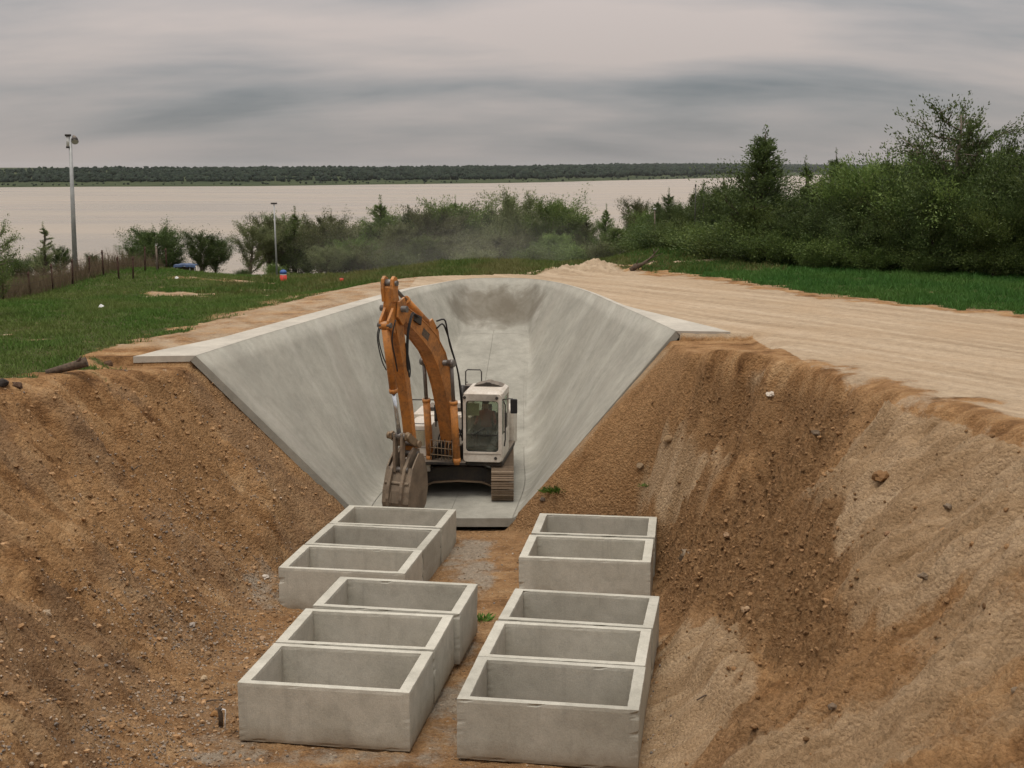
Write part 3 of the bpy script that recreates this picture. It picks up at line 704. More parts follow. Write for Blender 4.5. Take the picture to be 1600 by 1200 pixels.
# floor: rows of two slabs with open joints, level at the mouth and rising to the head
yb = [34.7, 41.0, 51.2]
def toe_at(y, side):
    a = toec[:66] if side > 0 else toec[65:][::-1]; y = min(y, 50.2)
    yy_ = np.maximum.accumulate(a[:, 1]); return float(np.interp(y, yy_, a[:, 0]))
for r_ in range(2):
    for sd_ in (0, 1):
        ys = np.linspace(yb[r_] + (.002 if r_ else 0), yb[r_ + 1] - (.008 if r_ else .002), 9); m = MB(BO)
        xm = lambda y: np.interp(y, [34.7, 50.9], [-1.75, -.72])
        V = []
        for y in ys:
            x0, x1 = (toe_at(y, -1) - .3, xm(y) - .004) if sd_ == 0 else (xm(y) + .004, toe_at(y, 1) + .3)
            z = float(np.interp(min(y, 50.7), *FLOOR)) - .005 + max(0, y - 50.7) * .33
            th = .24 if r_ == 0 else .2
            V += [(x0, y, z), (x1, y, z), (x1, y, z - th), (x0, y, z - th)]
        Fs = [(0, 1, 2, 3), tuple(32 + q for q in (3, 2, 1, 0))]
        for i in range(8):
            for q in range(4): Fs.append((4 * i + q, 4 * i + 4 + q, 4 * i + 4 + (q + 1) % 4, 4 * i + (q + 1) % 4))
        m.add(V, Fs); m.build('floor_slab', M['slab'], basin_o)

# ------------------------------------------------------------------ precast boxes
BW, BL, BH, WT = 2.93, 1.86, 1.02, .215
def make_box(seed):
    r = random.Random(seed); bm = bmesh.new(); h = BW / 2
    def loop(x0, x1, y0, y1, z): return [bm.verts.new((x, y, z + r.uniform(-.004, .004))) for x, y in ((x0, y0), (x1, y0), (x1, y1), (x0, y1))]
    ob, ot = loop(-h, h, 0, BL, 0), loop(-h, h, 0, BL, BH)
    w = WT; e = .012
    it, ib = loop(-h + w - e, h - w + e, .15 - e, BL - .15 + e, BH), loop(-h + w, h - w, .15, BL - .15, 0)
    for a, b in ((ob, ot), (ot, it), (it, ib), (ib, ob)):
        for i in range(4): bm.faces.new((a[i], a[(i + 1) % 4], b[(i + 1) % 4], b[i]))
    bmesh.ops.recalc_face_normals(bm, faces=bm.faces)
    bmesh.ops.subdivide_edges(bm, edges=bm.edges[:], cuts=17, use_grid_fill=True)
    nr = np.random.RandomState(seed + 300); ctr = Vector((0, BL / 2, BH * .5))
    chips = [(Vector((r.uniform(-h, h), r.choice((0, 0, BL, .15, BL - .15)), BH)), r.uniform(.03, .085)) for _ in range(7)] + [(Vector((r.choice((-h, h)), r.choice((0, 0, BL)), r.uniform(.05, BH))), r.uniform(.03, .08)) for _ in range(4)] + [(Vector((r.uniform(-h, h), 0, 0)), r.uniform(.03, .09)) for _ in range(4)]
    cor = {}
    for e_ in bm.edges:
        if e_.calc_face_angle(0) > .5:
            for v in e_.verts:
                cor[v] = Vector((0, 0, 0))
    for v in cor:
        nrm = Vector((0, 0, 0)); seen = []
        for f_ in v.link_faces:
            if all(f_.normal.dot(q) < .9 for q in seen): seen.append(f_.normal.copy()); nrm += f_.normal
        cor[v] = nrm * (.004 + .003 * abs(nr.randn())) + nrm * sum(.45 * max(0, c_r - (v.co - c_p).length) for c_p, c_r in chips)
    for v, d_ in cor.items(): v.co -= d_
    for f_ in bm.faces: f_.smooth = False
    me = bpy.data.meshes.new('concrete_box'); bm.to_mesh(me); bm.free(); return me
BOXES = [  # x and y of the middle of the front foot, turn, top height, label
    (-3.115, 20.45, -8.78, .49, 'concrete box nearest the gravel at the front end of the row beside the pebbly bank'),
    (-2.82, 22.36, -8.1, .49, 'concrete box second from the front in the row beside the pebbly bank'),
    (-2.45, 24.31, -9.3, .49, 'concrete box third from the front in the row beside the pebbly bank, shifted sideways'),
    (-3.83, 28.31, -8.6, .02, 'first box of the rear trio of concrete boxes near the excavator bucket'),
    (-3.54, 30.17, -9.7, .02, 'middle box of the rear trio of concrete boxes near the excavator bucket'),
    (-3.21, 32.05, -9.2, .02, 'concrete box just in front of the excavator bucket, last of its trio'),
    (.55, 19.73, -8.95, .505, 'concrete box cut by the bottom edge, front end of the row beside the loose soil'),
    (.84, 21.60, -9.4, .505, 'concrete box with a chipped rim, second in the row beside the loose soil'),
    (1.17, 23.50, -10.2, .505, 'concrete box third in the row beside the loose soil, before the gap'),
    (1.595, 27.95, -8.2, .38, 'nearer box of the rear pair of concrete boxes beside the loose soil'),
    (1.9, 29.90, -7.6, .38, 'concrete box in front of the green weed, farther of the rear pair'),
]
for i, (x, y, a, zt, lab) in enumerate(BOXES):
    o = link('concrete_box', make_box(i), M['box'], None, (x, y, zt - BH)); o.rotation_euler = (R(random.Random(i).uniform(-.15, .15)), R(random.Random(i + 50).uniform(-.2, .2)), R(a))
    tag(o, lab, 'concrete box', 'precast concrete boxes set out in two rows in the pit')
# ------------------------------------------------------------------ excavator
EX = Vector((-1.57, 38.6, -.5 - .008))
exc = empty('excavator', EX)
tag(exc, 'orange and white tracked excavator with raised boom in the concrete basin', 'excavator')
def TM(o): return MB(EX)
# tracks
TLEN, TH, TW = 4.5, .90, .64
def track_path(n):
    r = TH / 2 - .03; st = TLEN - 2 * r; per = 2 * st + 2 * math.pi * r; out = []
    for i in range(n):
        s = per * i / n
        if s < st: out.append((-st / 2 + s, r, 0))                                       # along the top
        elif s < st + math.pi * r: a = (s - st) / r; out.append((st / 2 + r * math.sin(a), r * math.cos(a), -a))
        elif s < 2 * st + math.pi * r: out.append((st / 2 - (s - st - math.pi * r), -r, -math.pi))
        else: a = (s - 2 * st - math.pi * r) / r; out.append((-st / 2 - r * math.sin(a), -r * math.cos(a), -math.pi - a))
    return out
shoe_m = MB(); shoe_m.box((0, 0, .012), (TW, .185, .028)); shoe_m.box((0, -.07, .042), (TW, .022, .05)); shoe_m.box((0, .0, .036), (TW, .016, .03)); shoe_m.box((0, .07, .036), (TW, .016, .03))
shoe_o = shoe_m.build('track_shoe', M['track'], None); shoe_me = shoe_o.data; bpy.data.objects.remove(shoe_o)
for sx in (-1.3, 1.3):
    tk = MB(); tk.box((sx, 0, TH / 2), (.34, TLEN - 1.1, .42)); tk.box((sx, .1, TH / 2 + .2), (.46, 1.7, .12))
    tro = tk.build('track', M['black'], exc, .02)
    for yy_, nm, rr in ((-TLEN / 2 + .45, 'idler_wheel', .36), (TLEN / 2 - .45, 'drive_sprocket', .37)):
        MB().tube([(sx - .16, yy_, TH / 2), (sx + .16, yy_, TH / 2)], rr, 20).build(nm, M['track'], tro)
    for q in range(6): MB().tube([(sx - .18, -1.4 + q * .56, .15), (sx + .18, -1.4 + q * .56, .15)], .1, 12).build('roller', M['track'], tro)
    n = 50
    for (py_, pz_, a) in track_path(n):
        o = link('track_shoe', shoe_me, M['track'], tro, (sx, py_, pz_ + TH / 2)); o.rotation_euler = (a, 0, 0)
# undercarriage: arched cross member, swing ring
uc = MB()
for y0, y1 in ((-1.35, -1.0), (1.0, 1.35)):
    top = [(-1.14, .64), (-.7, .84), (0, .88), (.7, .84), (1.14, .64)]; bot = [(-1.14, .22), (-.7, .40), (0, .44), (.7, .40), (1.14, .22)]
    uc.strip([(x, z) for x, z in bot], [(x, z) for x, z in top], lambda h, z, w: Vector((h, w, z)), y0, y1)
uc.box((0, 0, .66), (1.5, 2.2, .36))
uo = uc.build('cross_member', M['black'], exc, .03)
fl_ = MB(); fl_.strip([(-1.12, .215), (-.7, .385), (0, .425), (.7, .385), (1.12, .215)], [(-1.12, .265), (-.7, .435), (0, .475), (.7, .435), (1.12, .265)], lambda h, z, w: Vector((h, w, z)), -1.42, -1.352); fl_.build('flange', M['track'], uo)
MB().tube([(0, 0, .8), (0, 0, .98)], .78, 32).build('swing_ring', M['black'], exc)
# upper works, turned a little towards the bank
UY = R(-7)
Rz = Matrix.Rotation(UY, 3, 'Z')
def U(x, y, z): return Rz @ Vector((x, y, z))
class UB(MB):
    def bx(s, c, d): return s.box(U(*c), d, Rz)
def uprism(m, pts, z0, z1):
    n = len(pts); m.add([U(x, y, z0) for x, y in pts] + [U(x, y, z1) for x, y in pts], [tuple(range(n)), tuple(range(2 * n - 1, n - 1, -1))] + [(i, (i + 1) % n, (i + 1) % n + n, i + n) for i in range(n)]); return m
uprism(UB(), [(-1.42, -1.55), (1.5, -1.62), (1.5, 1.4), (-1.42, 1.4)], .96, 1.10).build('deck', M['black'], exc, .02)
cw = uprism(UB(), [(-1.45, 1.42), (1.47, 1.42), (1.47, 2.2), (1.15, 2.75), (.6, 3.0), (-.6, 3.0), (-1.15, 2.75), (-1.45, 2.2)], .92, 2.05).build('counterweight', M['white'], exc, .06)
hd = UB(); hd.bx((-.05, .75, 1.62), (2.78, 1.3, 1.04)); hood = hd.build('engine_cover', M['white'], exc, .07, seg=3)
UB().bx((-.5, .9, 2.2), (1.2, .8, .12)).build('hood_lid', M['black'], hood, .02)
# side locker by the boom: white housing with rounded shoulders and a mesh panel
lk = UB(); n = 8; prof_ = [(-1.42, 1.0), (-.62, 1.0), (-.62, 2.06)] + [(-1.20 + .22 * math.cos(math.pi / 2 + a * math.pi / 2 / n) , 1.84 + .22 * math.sin(math.pi / 2 + a * math.pi / 2 / n)) for a in range(n + 1)]
lk.add([U(x, -1.45, z) for x, z in prof_] + [U(x, .1, z) for x, z in prof_], [tuple(range(len(prof_))), tuple(range(2 * len(prof_) - 1, len(prof_) - 1, -1))] + [(i, (i + 1) % len(prof_), (i + 1) % len(prof_) + len(prof_), i + len(prof_)) for i in range(len(prof_))])
locker = lk.build('side_locker', M['white'], exc, .015)
UB().bx((-1.04, -1.458, 1.70), (.50, .012, .44)).build('locker_grille', M['mesh'], locker, .004)
for zq in (1.42, 1.93): UB().bx((-1.04, -1.453, zq), (.70, .008, .012)).build('panel_seam', M['black'], locker)
UB().bx((-.72, -1.455, 1.2), (.012, .008, .44)).build('panel_seam', M['black'], locker); UB().bx((-1.0, -1.455, 1.16), (.5, .01, .012)).build('panel_seam', M['black'], locker)
UB().bx((-1.18, -1.46, 1.36), (.09, .02, .025)).build('latch', M['black'], locker)
UB().bx((-1.02, -1.47, .83), (.78, .1, .2)).build('step', M['white'], exc, .02)
# hand rails
def rail(pts, r=.019, nm='handrail'): return MB().tube([U(*p) for p in pts], r, 8).build(nm, M['steel'], exc)
rail([(-1.38, -1.3, 1.3), (-1.40, -1.3, 2.0), (-1.40, -1.3, 2.72), (-1.33, -1.3, 2.80), (-.55, -1.25, 2.80), (-.5, -1.2, 2.72), (-.5, -1.2, 2.0)])
rail([(-.72, -1.32, 1.08), (-.74, -1.32, 2.05)], .015); rail([(-1.38, -1.32, 2.1), (-.7, -1.32, 2.1)], .013); rail([(-1.39, -1.32, 1.32), (-.72, -1.32, 1.32)], .013)
rail([(.16, .2, 2.3), (.16, .2, 3.42), (.22, .2, 3.48), (.60, .2, 3.48), (.64, .2, 3.42), (.64, .2, 2.6)])
rail([(.16, .2, 3.1), (.22, .2, 3.1)], .015)
UB().bx((.32, .3, 2.9), (.36, .4, .22)).build('pre_cleaner', M['black'], exc, .03)
UB().bx((.30, .1, 2.45), (.28, .3, .5)).build('air_filter_housing', M['white'], exc, .04)
MB().tube([U(.02, .5, 2.2), U(.02, .5, 2.95)], .07, 12).build('exhaust_pipe', M['steel'], exc)
UB().bx((.3, -.3, 2.18), (.35, .9, .06)).build('walkway_plate', M['white'], exc, .01)
# cab
CX0, CX1, CZ0, CZ1, CF, CB = .38, 1.50, 1.10, 3.08, -1.72, -.05
def rrect(x0, x1, z0, z1, r, n=6):
    out = []
    for cx_, cz_, a0 in ((x1 - r, z1 - r, 0), (x0 + r, z1 - r, 90), (x0 + r, z0 + r, 180), (x1 - r, z0 + r, 270)):
        for k in range(n + 1): a = R(a0 + 90 * k / n); out.append((cx_ + r * math.cos(a), cz_ + r * math.sin(a)))
    return out
def ring(m, O, I, y0, y1):
    n = len(O); V = [U(x, y0, z) for x, z in O] + [U(x, y0, z) for x, z in I] + [U(x, y1, z) for x, z in O] + [U(x, y1, z) for x, z in I]; Fq = []
    for i in range(n):
        j = (i + 1) % n; Fq += [(i, j, n + j, n + i), (2 * n + i, 3 * n + i, 3 * n + j, 2 * n + j), (i, 2 * n + i, 2 * n + j, j), (n + i, n + j, 3 * n + j, 3 * n + i)]
    return m.add(V, Fq)
O_ = rrect(CX0, CX1, CZ0, CZ1, .10); I_ = rrect(CX0 + .085, CX1 - .10, CZ0 + .30, CZ1 - .20, .10)
cabm = UB(); ring(cabm, O_, I_, CF, CF + .09)
cabm.bx(((CX0 + CX1) / 2, (CF + CB) / 2 + .05, CZ0 + .05), (CX1 - CX0 - .03, CB - CF - .12, .09))
cab = cabm.build('cab', M['white'], exc, .012)
# roof with a crowned top
rf = UB(); rr_ = rrect(CX0, CX1, 0, CB - CF, .14)
V = [U(x, CF + d, CZ1 - .19) for x, d in rr_] + [U(x, CF + d, CZ1 - .01) for x, d in rr_] + [U((x - .9) * .86 + .9, (CF + d + .9) * .88 - .9, CZ1 + .055) for x, d in rr_]; n = len(rr_)
rf.add(V, [tuple(range(n)), tuple(range(3 * n - 1, 2 * n - 1, -1))] + [(k_ * n + i, k_ * n + (i + 1) % n, (k_ + 1) * n + (i + 1) % n, (k_ + 1) * n + i) for k_ in (0, 1) for i in range(n)])
roof = rf.build('cab_roof', M['white'], cab, .01)
hp = UB(); hatch = [(-.42, 0), (-.30, .06), (-.1, .10), (-.04, .13), (.06, .13), (.12, .10), (.32, .06), (.46, 0)]
hp.add([U(x + .95, y, CZ1 + .05 + z) for y in (-.75, -.2) for x, z in hatch], [tuple(range(8)), tuple(range(15, 7, -1))] + [(i, (i + 1) % 8, (i + 1) % 8 + 8, i + 8) for i in range(8)]); hp.build('roof_hatch', M['black'], cab)
# side pillars, door and rear wall
for x, nm in ((CX1 - .03, 'door'), (CX0 + .03, 'side_panel')):
    m = UB(); m.bx((x, (CF + CB) / 2 + .05, CZ0 + .42), (.05, CB - CF - .1, .66)); m.bx((x, CB - .06, CZ0 + 1.2), (.06, .10, 1.5)); m.bx((x, CF + .62, CZ0 + 1.25), (.05, .06, 1.3))
    dr_ = m.build(nm, M['white'], cab, .012)
    g_ = UB(); g_.bx((x, CF + .36, CZ0 + 1.28), (.012, .50, 1.06)); g_.build('side_window', M['glass'], dr_)
    if nm == 'door':
        rail([(CX1 + .05, CF + .16, 1.55), (CX1 + .08, CF + .16, 1.75), (CX1 + .08, CF + .16, 2.75), (CX1 + .03, CF + .16, 2.86)], .02, 'grab_rail').parent = cab
        UB().bx((CX1 + .005, CF + .5, 1.9), (.02, .1, .04)).build('handle', M['black'], dr_)
rw = UB(); rw.bx(((CX0 + CX1) / 2, CB - .02, CZ0 + .6), (CX1 - CX0 - .06, .04, 1.1)); rw.build('rear_panel', M['black'], cab)
UB().bx(((CX0 + CX1) / 2, CB - .02, CZ0 + 1.5), (CX1 - CX0 - .14, .014, .68)).build('rear_window', M['glass'], cab)
gw = UB(); gl_ = rrect(CX0 + .07, CX1 - .085, CZ0 + .285, CZ1 - .185, .10); gw.add([U(x, CF + .035, z) for x, z in gl_] + [U(x, CF + .047, z) for x, z in gl_], [tuple(range(len(gl_))), tuple(range(2 * len(gl_) - 1, len(gl_) - 1, -1))] + [(i, (i + 1) % len(gl_), (i + 1) % len(gl_) + len(gl_), i + len(gl_)) for i in range(len(gl_))])
wind = gw.build('windscreen', M['glass'], cab)
sl = UB(); ring(sl, rrect(CX0 + .072, CX1 - .087, CZ0 + .287, CZ1 - .187, .1), rrect(CX0 + .098, CX1 - .113, CZ0 + .313, CZ1 - .213, .09), CF + .012, CF + .034); sl.build('window_seal', M['rubber'], wind)
UB().bx(((CX0 + CX1) / 2, CF + .028, CZ0 + .78), (CX1 - CX0 - .2, .012, .018)).build('glazing_bar', M['rubber'], wind)
MB().tube([U(.72, CF + .02, CZ0 + .80), U(1.02, CF + .015, CZ0 + 1.0)], .01, 6).build('wiper', M['rubber'], wind)
UB().bx((.66, CF + .07, 2.62), (.36, .006, .36)).build('notice_sheet', M['notice'], wind)
UB().bx(((CX0 + CX1) / 2, CF - .004, CZ0 + .235), (CX1 - CX0 - .06, .012, .008)).build('panel_seam', M['black'], cab)
for x in (.43, 1.36): MB().tube([U(x, CF - .02, CZ1 - .11), U(x, CF + .03, CZ1 - .11)], .045, 14).build('roof_lamp', M['steel'], cab)
MB().tube([U(1.32, CF - .012, CZ0 + .12), U(1.32, CF + .02, CZ0 + .12)], .045, 14).build('front_lamp', M['steel'], cab)
UB().bx((.95, CF + .25, CZ0 + .30), (.95, .3, .12)).build('console', M['seat'], cab, .02)
se = UB(); se.bx((.9, -.75, 1.62), (.55, .5, .16)); se.bx((.9, -.5, 2.0), (.52, .14, .75)); se.bx((.9, -.5, 2.48), (.3, .1, .2)); se.bx((.9, -.72, 1.38), (.4, .4, .36)); se.build('seat', M['seat'], cab, .04)
for x in (.58, 1.22):
    UB().bx((x, -.85, 1.72), (.14, .5, .16)).build('armrest', M['seat'], cab, .03); MB().tube([U(x, -1.02, 1.78), U(x, -1.06, 1.98)], .018, 8).build('lever', M['rubber'], cab)
# mirror on its arm
mi = UB(); mi.bx((1.84, CF + .05, 2.74), (.20, .08, .42)); mirror = mi.build('mirror', M['rubber'], exc, .03)
MB().tube([U(CX1 - .02, CF + .1, 2.90), U(1.70, CF + .08, 2.95), U(1.80, CF + .07, 2.95), U(1.84, CF + .06, 2.9)], .016, 8).build('mirror_arm', M['steel'], mirror)

# boom, stick and bucket work in one upright plane
F0 = Vector((-1.76, 37.4, 0)) - Vector((EX.x, EX.y, 0)); bd = Vector((-.43, -.903, 0)).normalized(); br = Vector((.903, -.43, 0)).normalized()
def BP(h, z, w=0): return F0 + bd * h + br * w + Vector((0, 0, z - EX.z))
br_ = MB()
for w in (-.36, .36): br_.prism([(-.35, .50), (.55, .50), (.58, .78), (.25, 1.02), (-.3, 1.05)], BP, w - .04, w + .04)
br_.build('boom_bracket', M['black'], exc, .01)
cen = [(0, .72), (.14, 1.45), (.33, 2.2), (.58, 2.95), (.92, 3.62), (1.36, 4.12), (1.85, 4.48), (2.4, 4.82), (2.85, 5.08), (3.18, 5.27)]
hw = [.15, .19, .225, .26, .275, .26, .24, .21, .175, .14]
def offs(c, d):
    out = []
    for i, (h, z) in enumerate(c):
        a = c[max(i - 1, 0)]; b = c[min(i + 1, len(c) - 1)]; t = Vector((b[0] - a[0], b[1] - a[1])).normalized(); out.append((h + t.y * d[i], z - t.x * d[i]))
    return out
lowe = offs(cen, hw); uppe = offs(cen, [-q for q in hw])
bm_ = MB(); bm_.strip(lowe, uppe, BP, -.195, .195); boom = bm_.build('boom', M['orange'], exc, .012)
# welded cover strips along the edges
for w in (-.207, .207):
    for e_ in (lowe, uppe):
        MB().tube([BP(h, z, w * .93) for h, z in e_], .022, 6).build('edge_bead', M['orange'], boom)
for h, z, nm in ((0, .72, 'foot_pin'), (.80, 3.50, 'cylinder_pin'), (3.16, 5.25, 'nose_pin')):
    ww = .50 if nm == 'cylinder_pin' else .40
    MB().tube([BP(h, z, -ww), BP(h, z, ww)], .085, 14).build(nm, M['rod'], boom)
for w in (-.47, .47): MB().tube([BP(.80, 3.50, w - .05), BP(.80, 3.50, w + .05)], .115, 16).build('pin_boss', M['rod'], boom)
def ram(nm, a, b, w, r, rr, split, mrod, parent, clamp=True):
    A, B_ = BP(*a, w), BP(*b, w); X = A.lerp(B_, split)
    m = MB(); m.tube([A, X], r, 16); m.tube([A.lerp(B_, split - .035), X], r * 1.14, 16); m.tube([A + br * .0 - (B_ - A).normalized() * .08, A + (B_ - A).normalized() * .1], r * 1.05, 14)
    o = m.build(nm, M['orange'], parent)
    MB().tube([X, B_], rr, 14).build('rod', mrod, o)
    MB().tube([B_ - br * (r * .95), B_ + br * (r * .95)], r * .95, 14).build('rod_eye', M['rod'], o)
    if clamp: MB().tube([A.lerp(B_, split * .55) - bd * r, A.lerp(B_, split * .98) - bd * r * 1.1], .02, 6).build('oil_pipe', M['orange'], o)
    return o
for w in (-.44, .44): ram('boom_cylinder', (.50, .62), (.80, 3.50), w, .105, .055, .62, M['rod'], exc)
sb = MB()
for w in (-.10, .10): sb.prism([(.86, 4.05), (1.42, 4.52), (1.44, 4.74), (1.28, 4.80), (.95, 4.42)], BP, w - .03, w + .03)
sb.build('cylinder_lug', M['orange'], boom, .008)
ram('stick_cylinder', (1.36, 4.66), (3.37, 5.94), 0, .11, .055, .60, M['rod'], exc)
# stick
sf = [(3.40, 5.96), (3.47, 5.82), (3.43, 5.35), (3.31, 4.75), (2.95, 3.6), (2.60, 2.2), (2.45, 1.35), (2.40, 1.06)]
sbk = [(3.30, 5.96), (3.22, 5.74), (3.06, 5.30), (2.92, 4.75), (2.68, 3.6), (2.41, 2.2), (2.27, 1.35), (2.25, 1.06)]
st = MB(); st.strip(sbk, sf, BP, -.15, .15); stick = st.build('stick', M['orange'], exc, .012)
for w in (-.14, .14): MB().prism([(3.22, 5.92), (3.28, 6.08), (3.40, 6.13), (3.50, 6.05), (3.53, 5.8), (3.47, 5.45), (3.3, 5.45)], BP, w - .045, w + .045).build('head_plate', M['orange'], stick, .012)
MB().tube([BP(3.37, 5.94, -.24), BP(3.37, 5.94, .24)], .07, 12).build('head_pin', M['rod'], stick)
for w in (-.12, .12): MB().prism([(3.44, 5.3), (3.70, 4.98), (3.70, 4.78), (3.52, 4.70), (3.34, 4.6)], BP, w - .035, w + .035).build('ram_lug', M['orange'], stick, .01)
for w in (-.21, .21): MB().prism([(2.76, 5.0), (3.0, 5.55), (3.3, 5.45), (3.36, 5.05), (3.1, 4.8)], BP, w - .03, w + .03).build('pivot_plate', M['orange'], stick, .01)
bram = ram('bucket_cylinder', (3.64, 4.86), (2.98, 1.78), 0, .105, .06, .60, M['chrome'], exc, False)
MB().tube([BP(3.64, 4.86, -.2), BP(3.64, 4.86, .2)], .07, 12).build('ram_pin', M['rod'], bram)
# bucket linkage
lg = MB()
for w in (-.24, .24): lg.prism([(2.93, 1.90), (3.06, 1.86), (3.05, 1.70), (2.52, 1.40), (2.38, 1.44), (2.40, 1.56)], BP, w - .04, w + .04)
lg.build('rocker_link', M['pin'], exc, .015)
lh = MB()
for w in (-.11, .11): lh.prism([(2.90, 1.86), (3.07, 1.86), (3.10, 1.2), (3.08, .78), (2.92, .78), (2.93, 1.2)], BP, w - .04, w + .04)
lh.build('bucket_link', M['bucket'], exc, .015)
for h, z in ((2.98, 1.78), (2.46, 1.48)):
    for w in (-.31, .31): MB().tube([BP(h, z, w - .04), BP(h, z, w + .04)], .10, 14).build('pin_boss', M['pin'], exc)
    MB().tube([BP(h, z, -.3), BP(h, z, .3)], .07, 12).build('link_pin', M['rod'], exc)
# bucket, curled with its back to the front
bo = [(2.98, .92), (3.10, .62), (3.22, .30), (3.27, -.02), (3.20, -.30), (3.02, -.485)]; bi = [(2.94, .88), (3.05, .60), (3.165, .30), (3.21, -.01), (3.145, -.27), (2.99, -.44)]
BWd = .37
bk = MB(); bk.strip(bi, bo, BP, -BWd, BWd); bucket = bk.build('bucket', M['bucket'], exc, .008)
side = [(2.98, .92), (3.10, .62), (3.22, .30), (3.27, -.02), (3.20, -.30), (3.02, -.485), (2.55, -.47), (2.28, -.2), (2.16, .25), (2.2, .75), (2.4, 1.22), (2.62, 1.28), (2.82, 1.1)]
for w in (-BWd - .02, BWd + .02): MB().prism(side, BP, w - .022, w + .022).build('side_plate', M['bucket'], bucket, .006)
MB().prism([(3.02, -.485), (2.99, -.44), (2.5, -.46), (2.3, -.485)], BP, -BWd, BWd).build('cutting_lip', M['bucket'], bucket)
for q in range(5): MB().prism([(2.5, -.43), (2.5, -.49), (2.16, -.49), (2.2, -.46)], BP, -.42 + q * .21 - .045, -.42 + q * .21 + .045).build('tooth', M['bucket'], bucket)
for w in (-.20, .20): MB().prism([(2.30, 1.32), (2.55, 1.40), (2.78, 1.26), (3.10, .90), (3.30, .45), (3.36, .1), (3.33, -.12), (3.2, -.12), (3.2, .1), (3.0, .6), (2.5, .95), (2.32, 1.1)], BP, w - .045, w + .045).build('bucket_ear', M['bucket'], bucket, .012)
MB().tube([BP(3.0, .86, -.28), BP(3.0, .86, .28)], .075, 12).build('bucket_pin', M['rod'], bucket); MB().tube([BP(2.42, 1.2, -.28), BP(2.42, 1.2, .28)], .08, 12).build('bucket_pin', M['rod'], bucket)
MB().tube([BP(3.13, .50, -BWd), BP(3.13, .50, BWd)], .05, 10).build('back_bead', M['bucket'], bucket)
for w in (-.15, .15): MB().prism([(3.24, .28), (3.31, .0), (3.25, -.28), (3.18, -.28), (3.2, 0)], BP, w - .03, w + .03).build('wear_strip', M['bucket'], bucket)
# hoses
def hose(pts, r=.022, par=None):
    P_ = catmull([tuple(p) for p in pts], 24); return MB().tube([Vector(p) for p in P_], r, 7).build('hose', M['rubber'], par or exc)
for q, w in enumerate((.25, .29)):
    hose([BP(2.35, 4.95, w), BP(2.75, 5.1 - .03 * q, w + .06), BP(3.05, 4.6, w + .08), BP(3.05, 3.9 - .12 * q, w + .05), BP(2.9, 3.55 - .15 * q, w), BP(2.75, 3.75 - .12 * q, w - .06), BP(2.85, 4.3, w - .12)], .02)
for q, w in enumerate((-.22, -.26)): hose([BP(3.45, 4.9, w), BP(3.55, 4.5, w - .03), BP(3.4, 4.0 - .1 * q, w), BP(3.25, 3.7 - .1 * q, w + .05)], .016)
hose([BP(3.5, 5.0, .24), BP(3.62, 4.5, .2), BP(3.45, 3.9, .2), BP(3.3, 3.6, .16)], .02)
hose([BP(1.2, 4.72, .2), BP(1.0, 4.75, .34), BP(.9, 4.45, .37), BP(.72, 4.0, .36), BP(.38, 3.3, .40), BP(.16, 2.6, .38), BP(0.0, 1.8, .36), BP(-.1, 1.1, .3)], .024)
hose([BP(1.1, 4.5, .14), BP(.95, 4.62, .26), BP(.8, 4.3, .33), BP(.6, 3.9, .34), BP(.28, 3.2, .37), BP(.06, 2.5, .36), BP(-.08, 1.7, .33), BP(-.15, 1.1, .28)], .024)
MB().prism([(1.70, 4.22), (2.05, 4.44), (1.93, 4.62), (1.58, 4.40)], BP, .1955, .20).build('faded_lettering', M['smudge'], boom)
vb = MB(); vb.prism([(2.15, 4.70), (2.50, 4.86), (2.45, 5.06), (2.1, 4.94)], BP, .195, .26); vb.build('valve_block', M['black'], boom, .02)
# hydraulic clutter and guard grid at the boom foot
random.seed(5)
for q in range(9):
    w = -.30 + q * .075
    hose([BP(-.5, 1.1, w), BP(-.1, 1.35 + random.random() * .25, w + .04), BP(.25, 1.0 + random.random() * .2, w), BP(.30, .70, w + random.uniform(-.05, .05))], .02)
gd = MB()
for z in (.78, .98, 1.2): gd.tube([BP(.62, z, -.36), BP(.62, z, .36)], .014, 6)
for q in range(7): gd.tube([BP(.62, .64, -.36 + q * .12), BP(.62, 1.22, -.36 + q * .12)], .011, 6)
gd.build('guard_grid', M['pin'], exc)
MB().box(BP(.45, .56, 0), (1.3, .5, .08), Rz).build('foot_plate', M['black'], exc, .01)
MB().tube([BP(.68, 3.15, -.30), BP(.74, 3.2, -.30)], .07, 12).build('work_lamp', M['lamp'], boom)
UB().bx((-.55, -.9, 2.35), (.10, .08, .5)).build('mirror', M['rubber'], exc, .02)

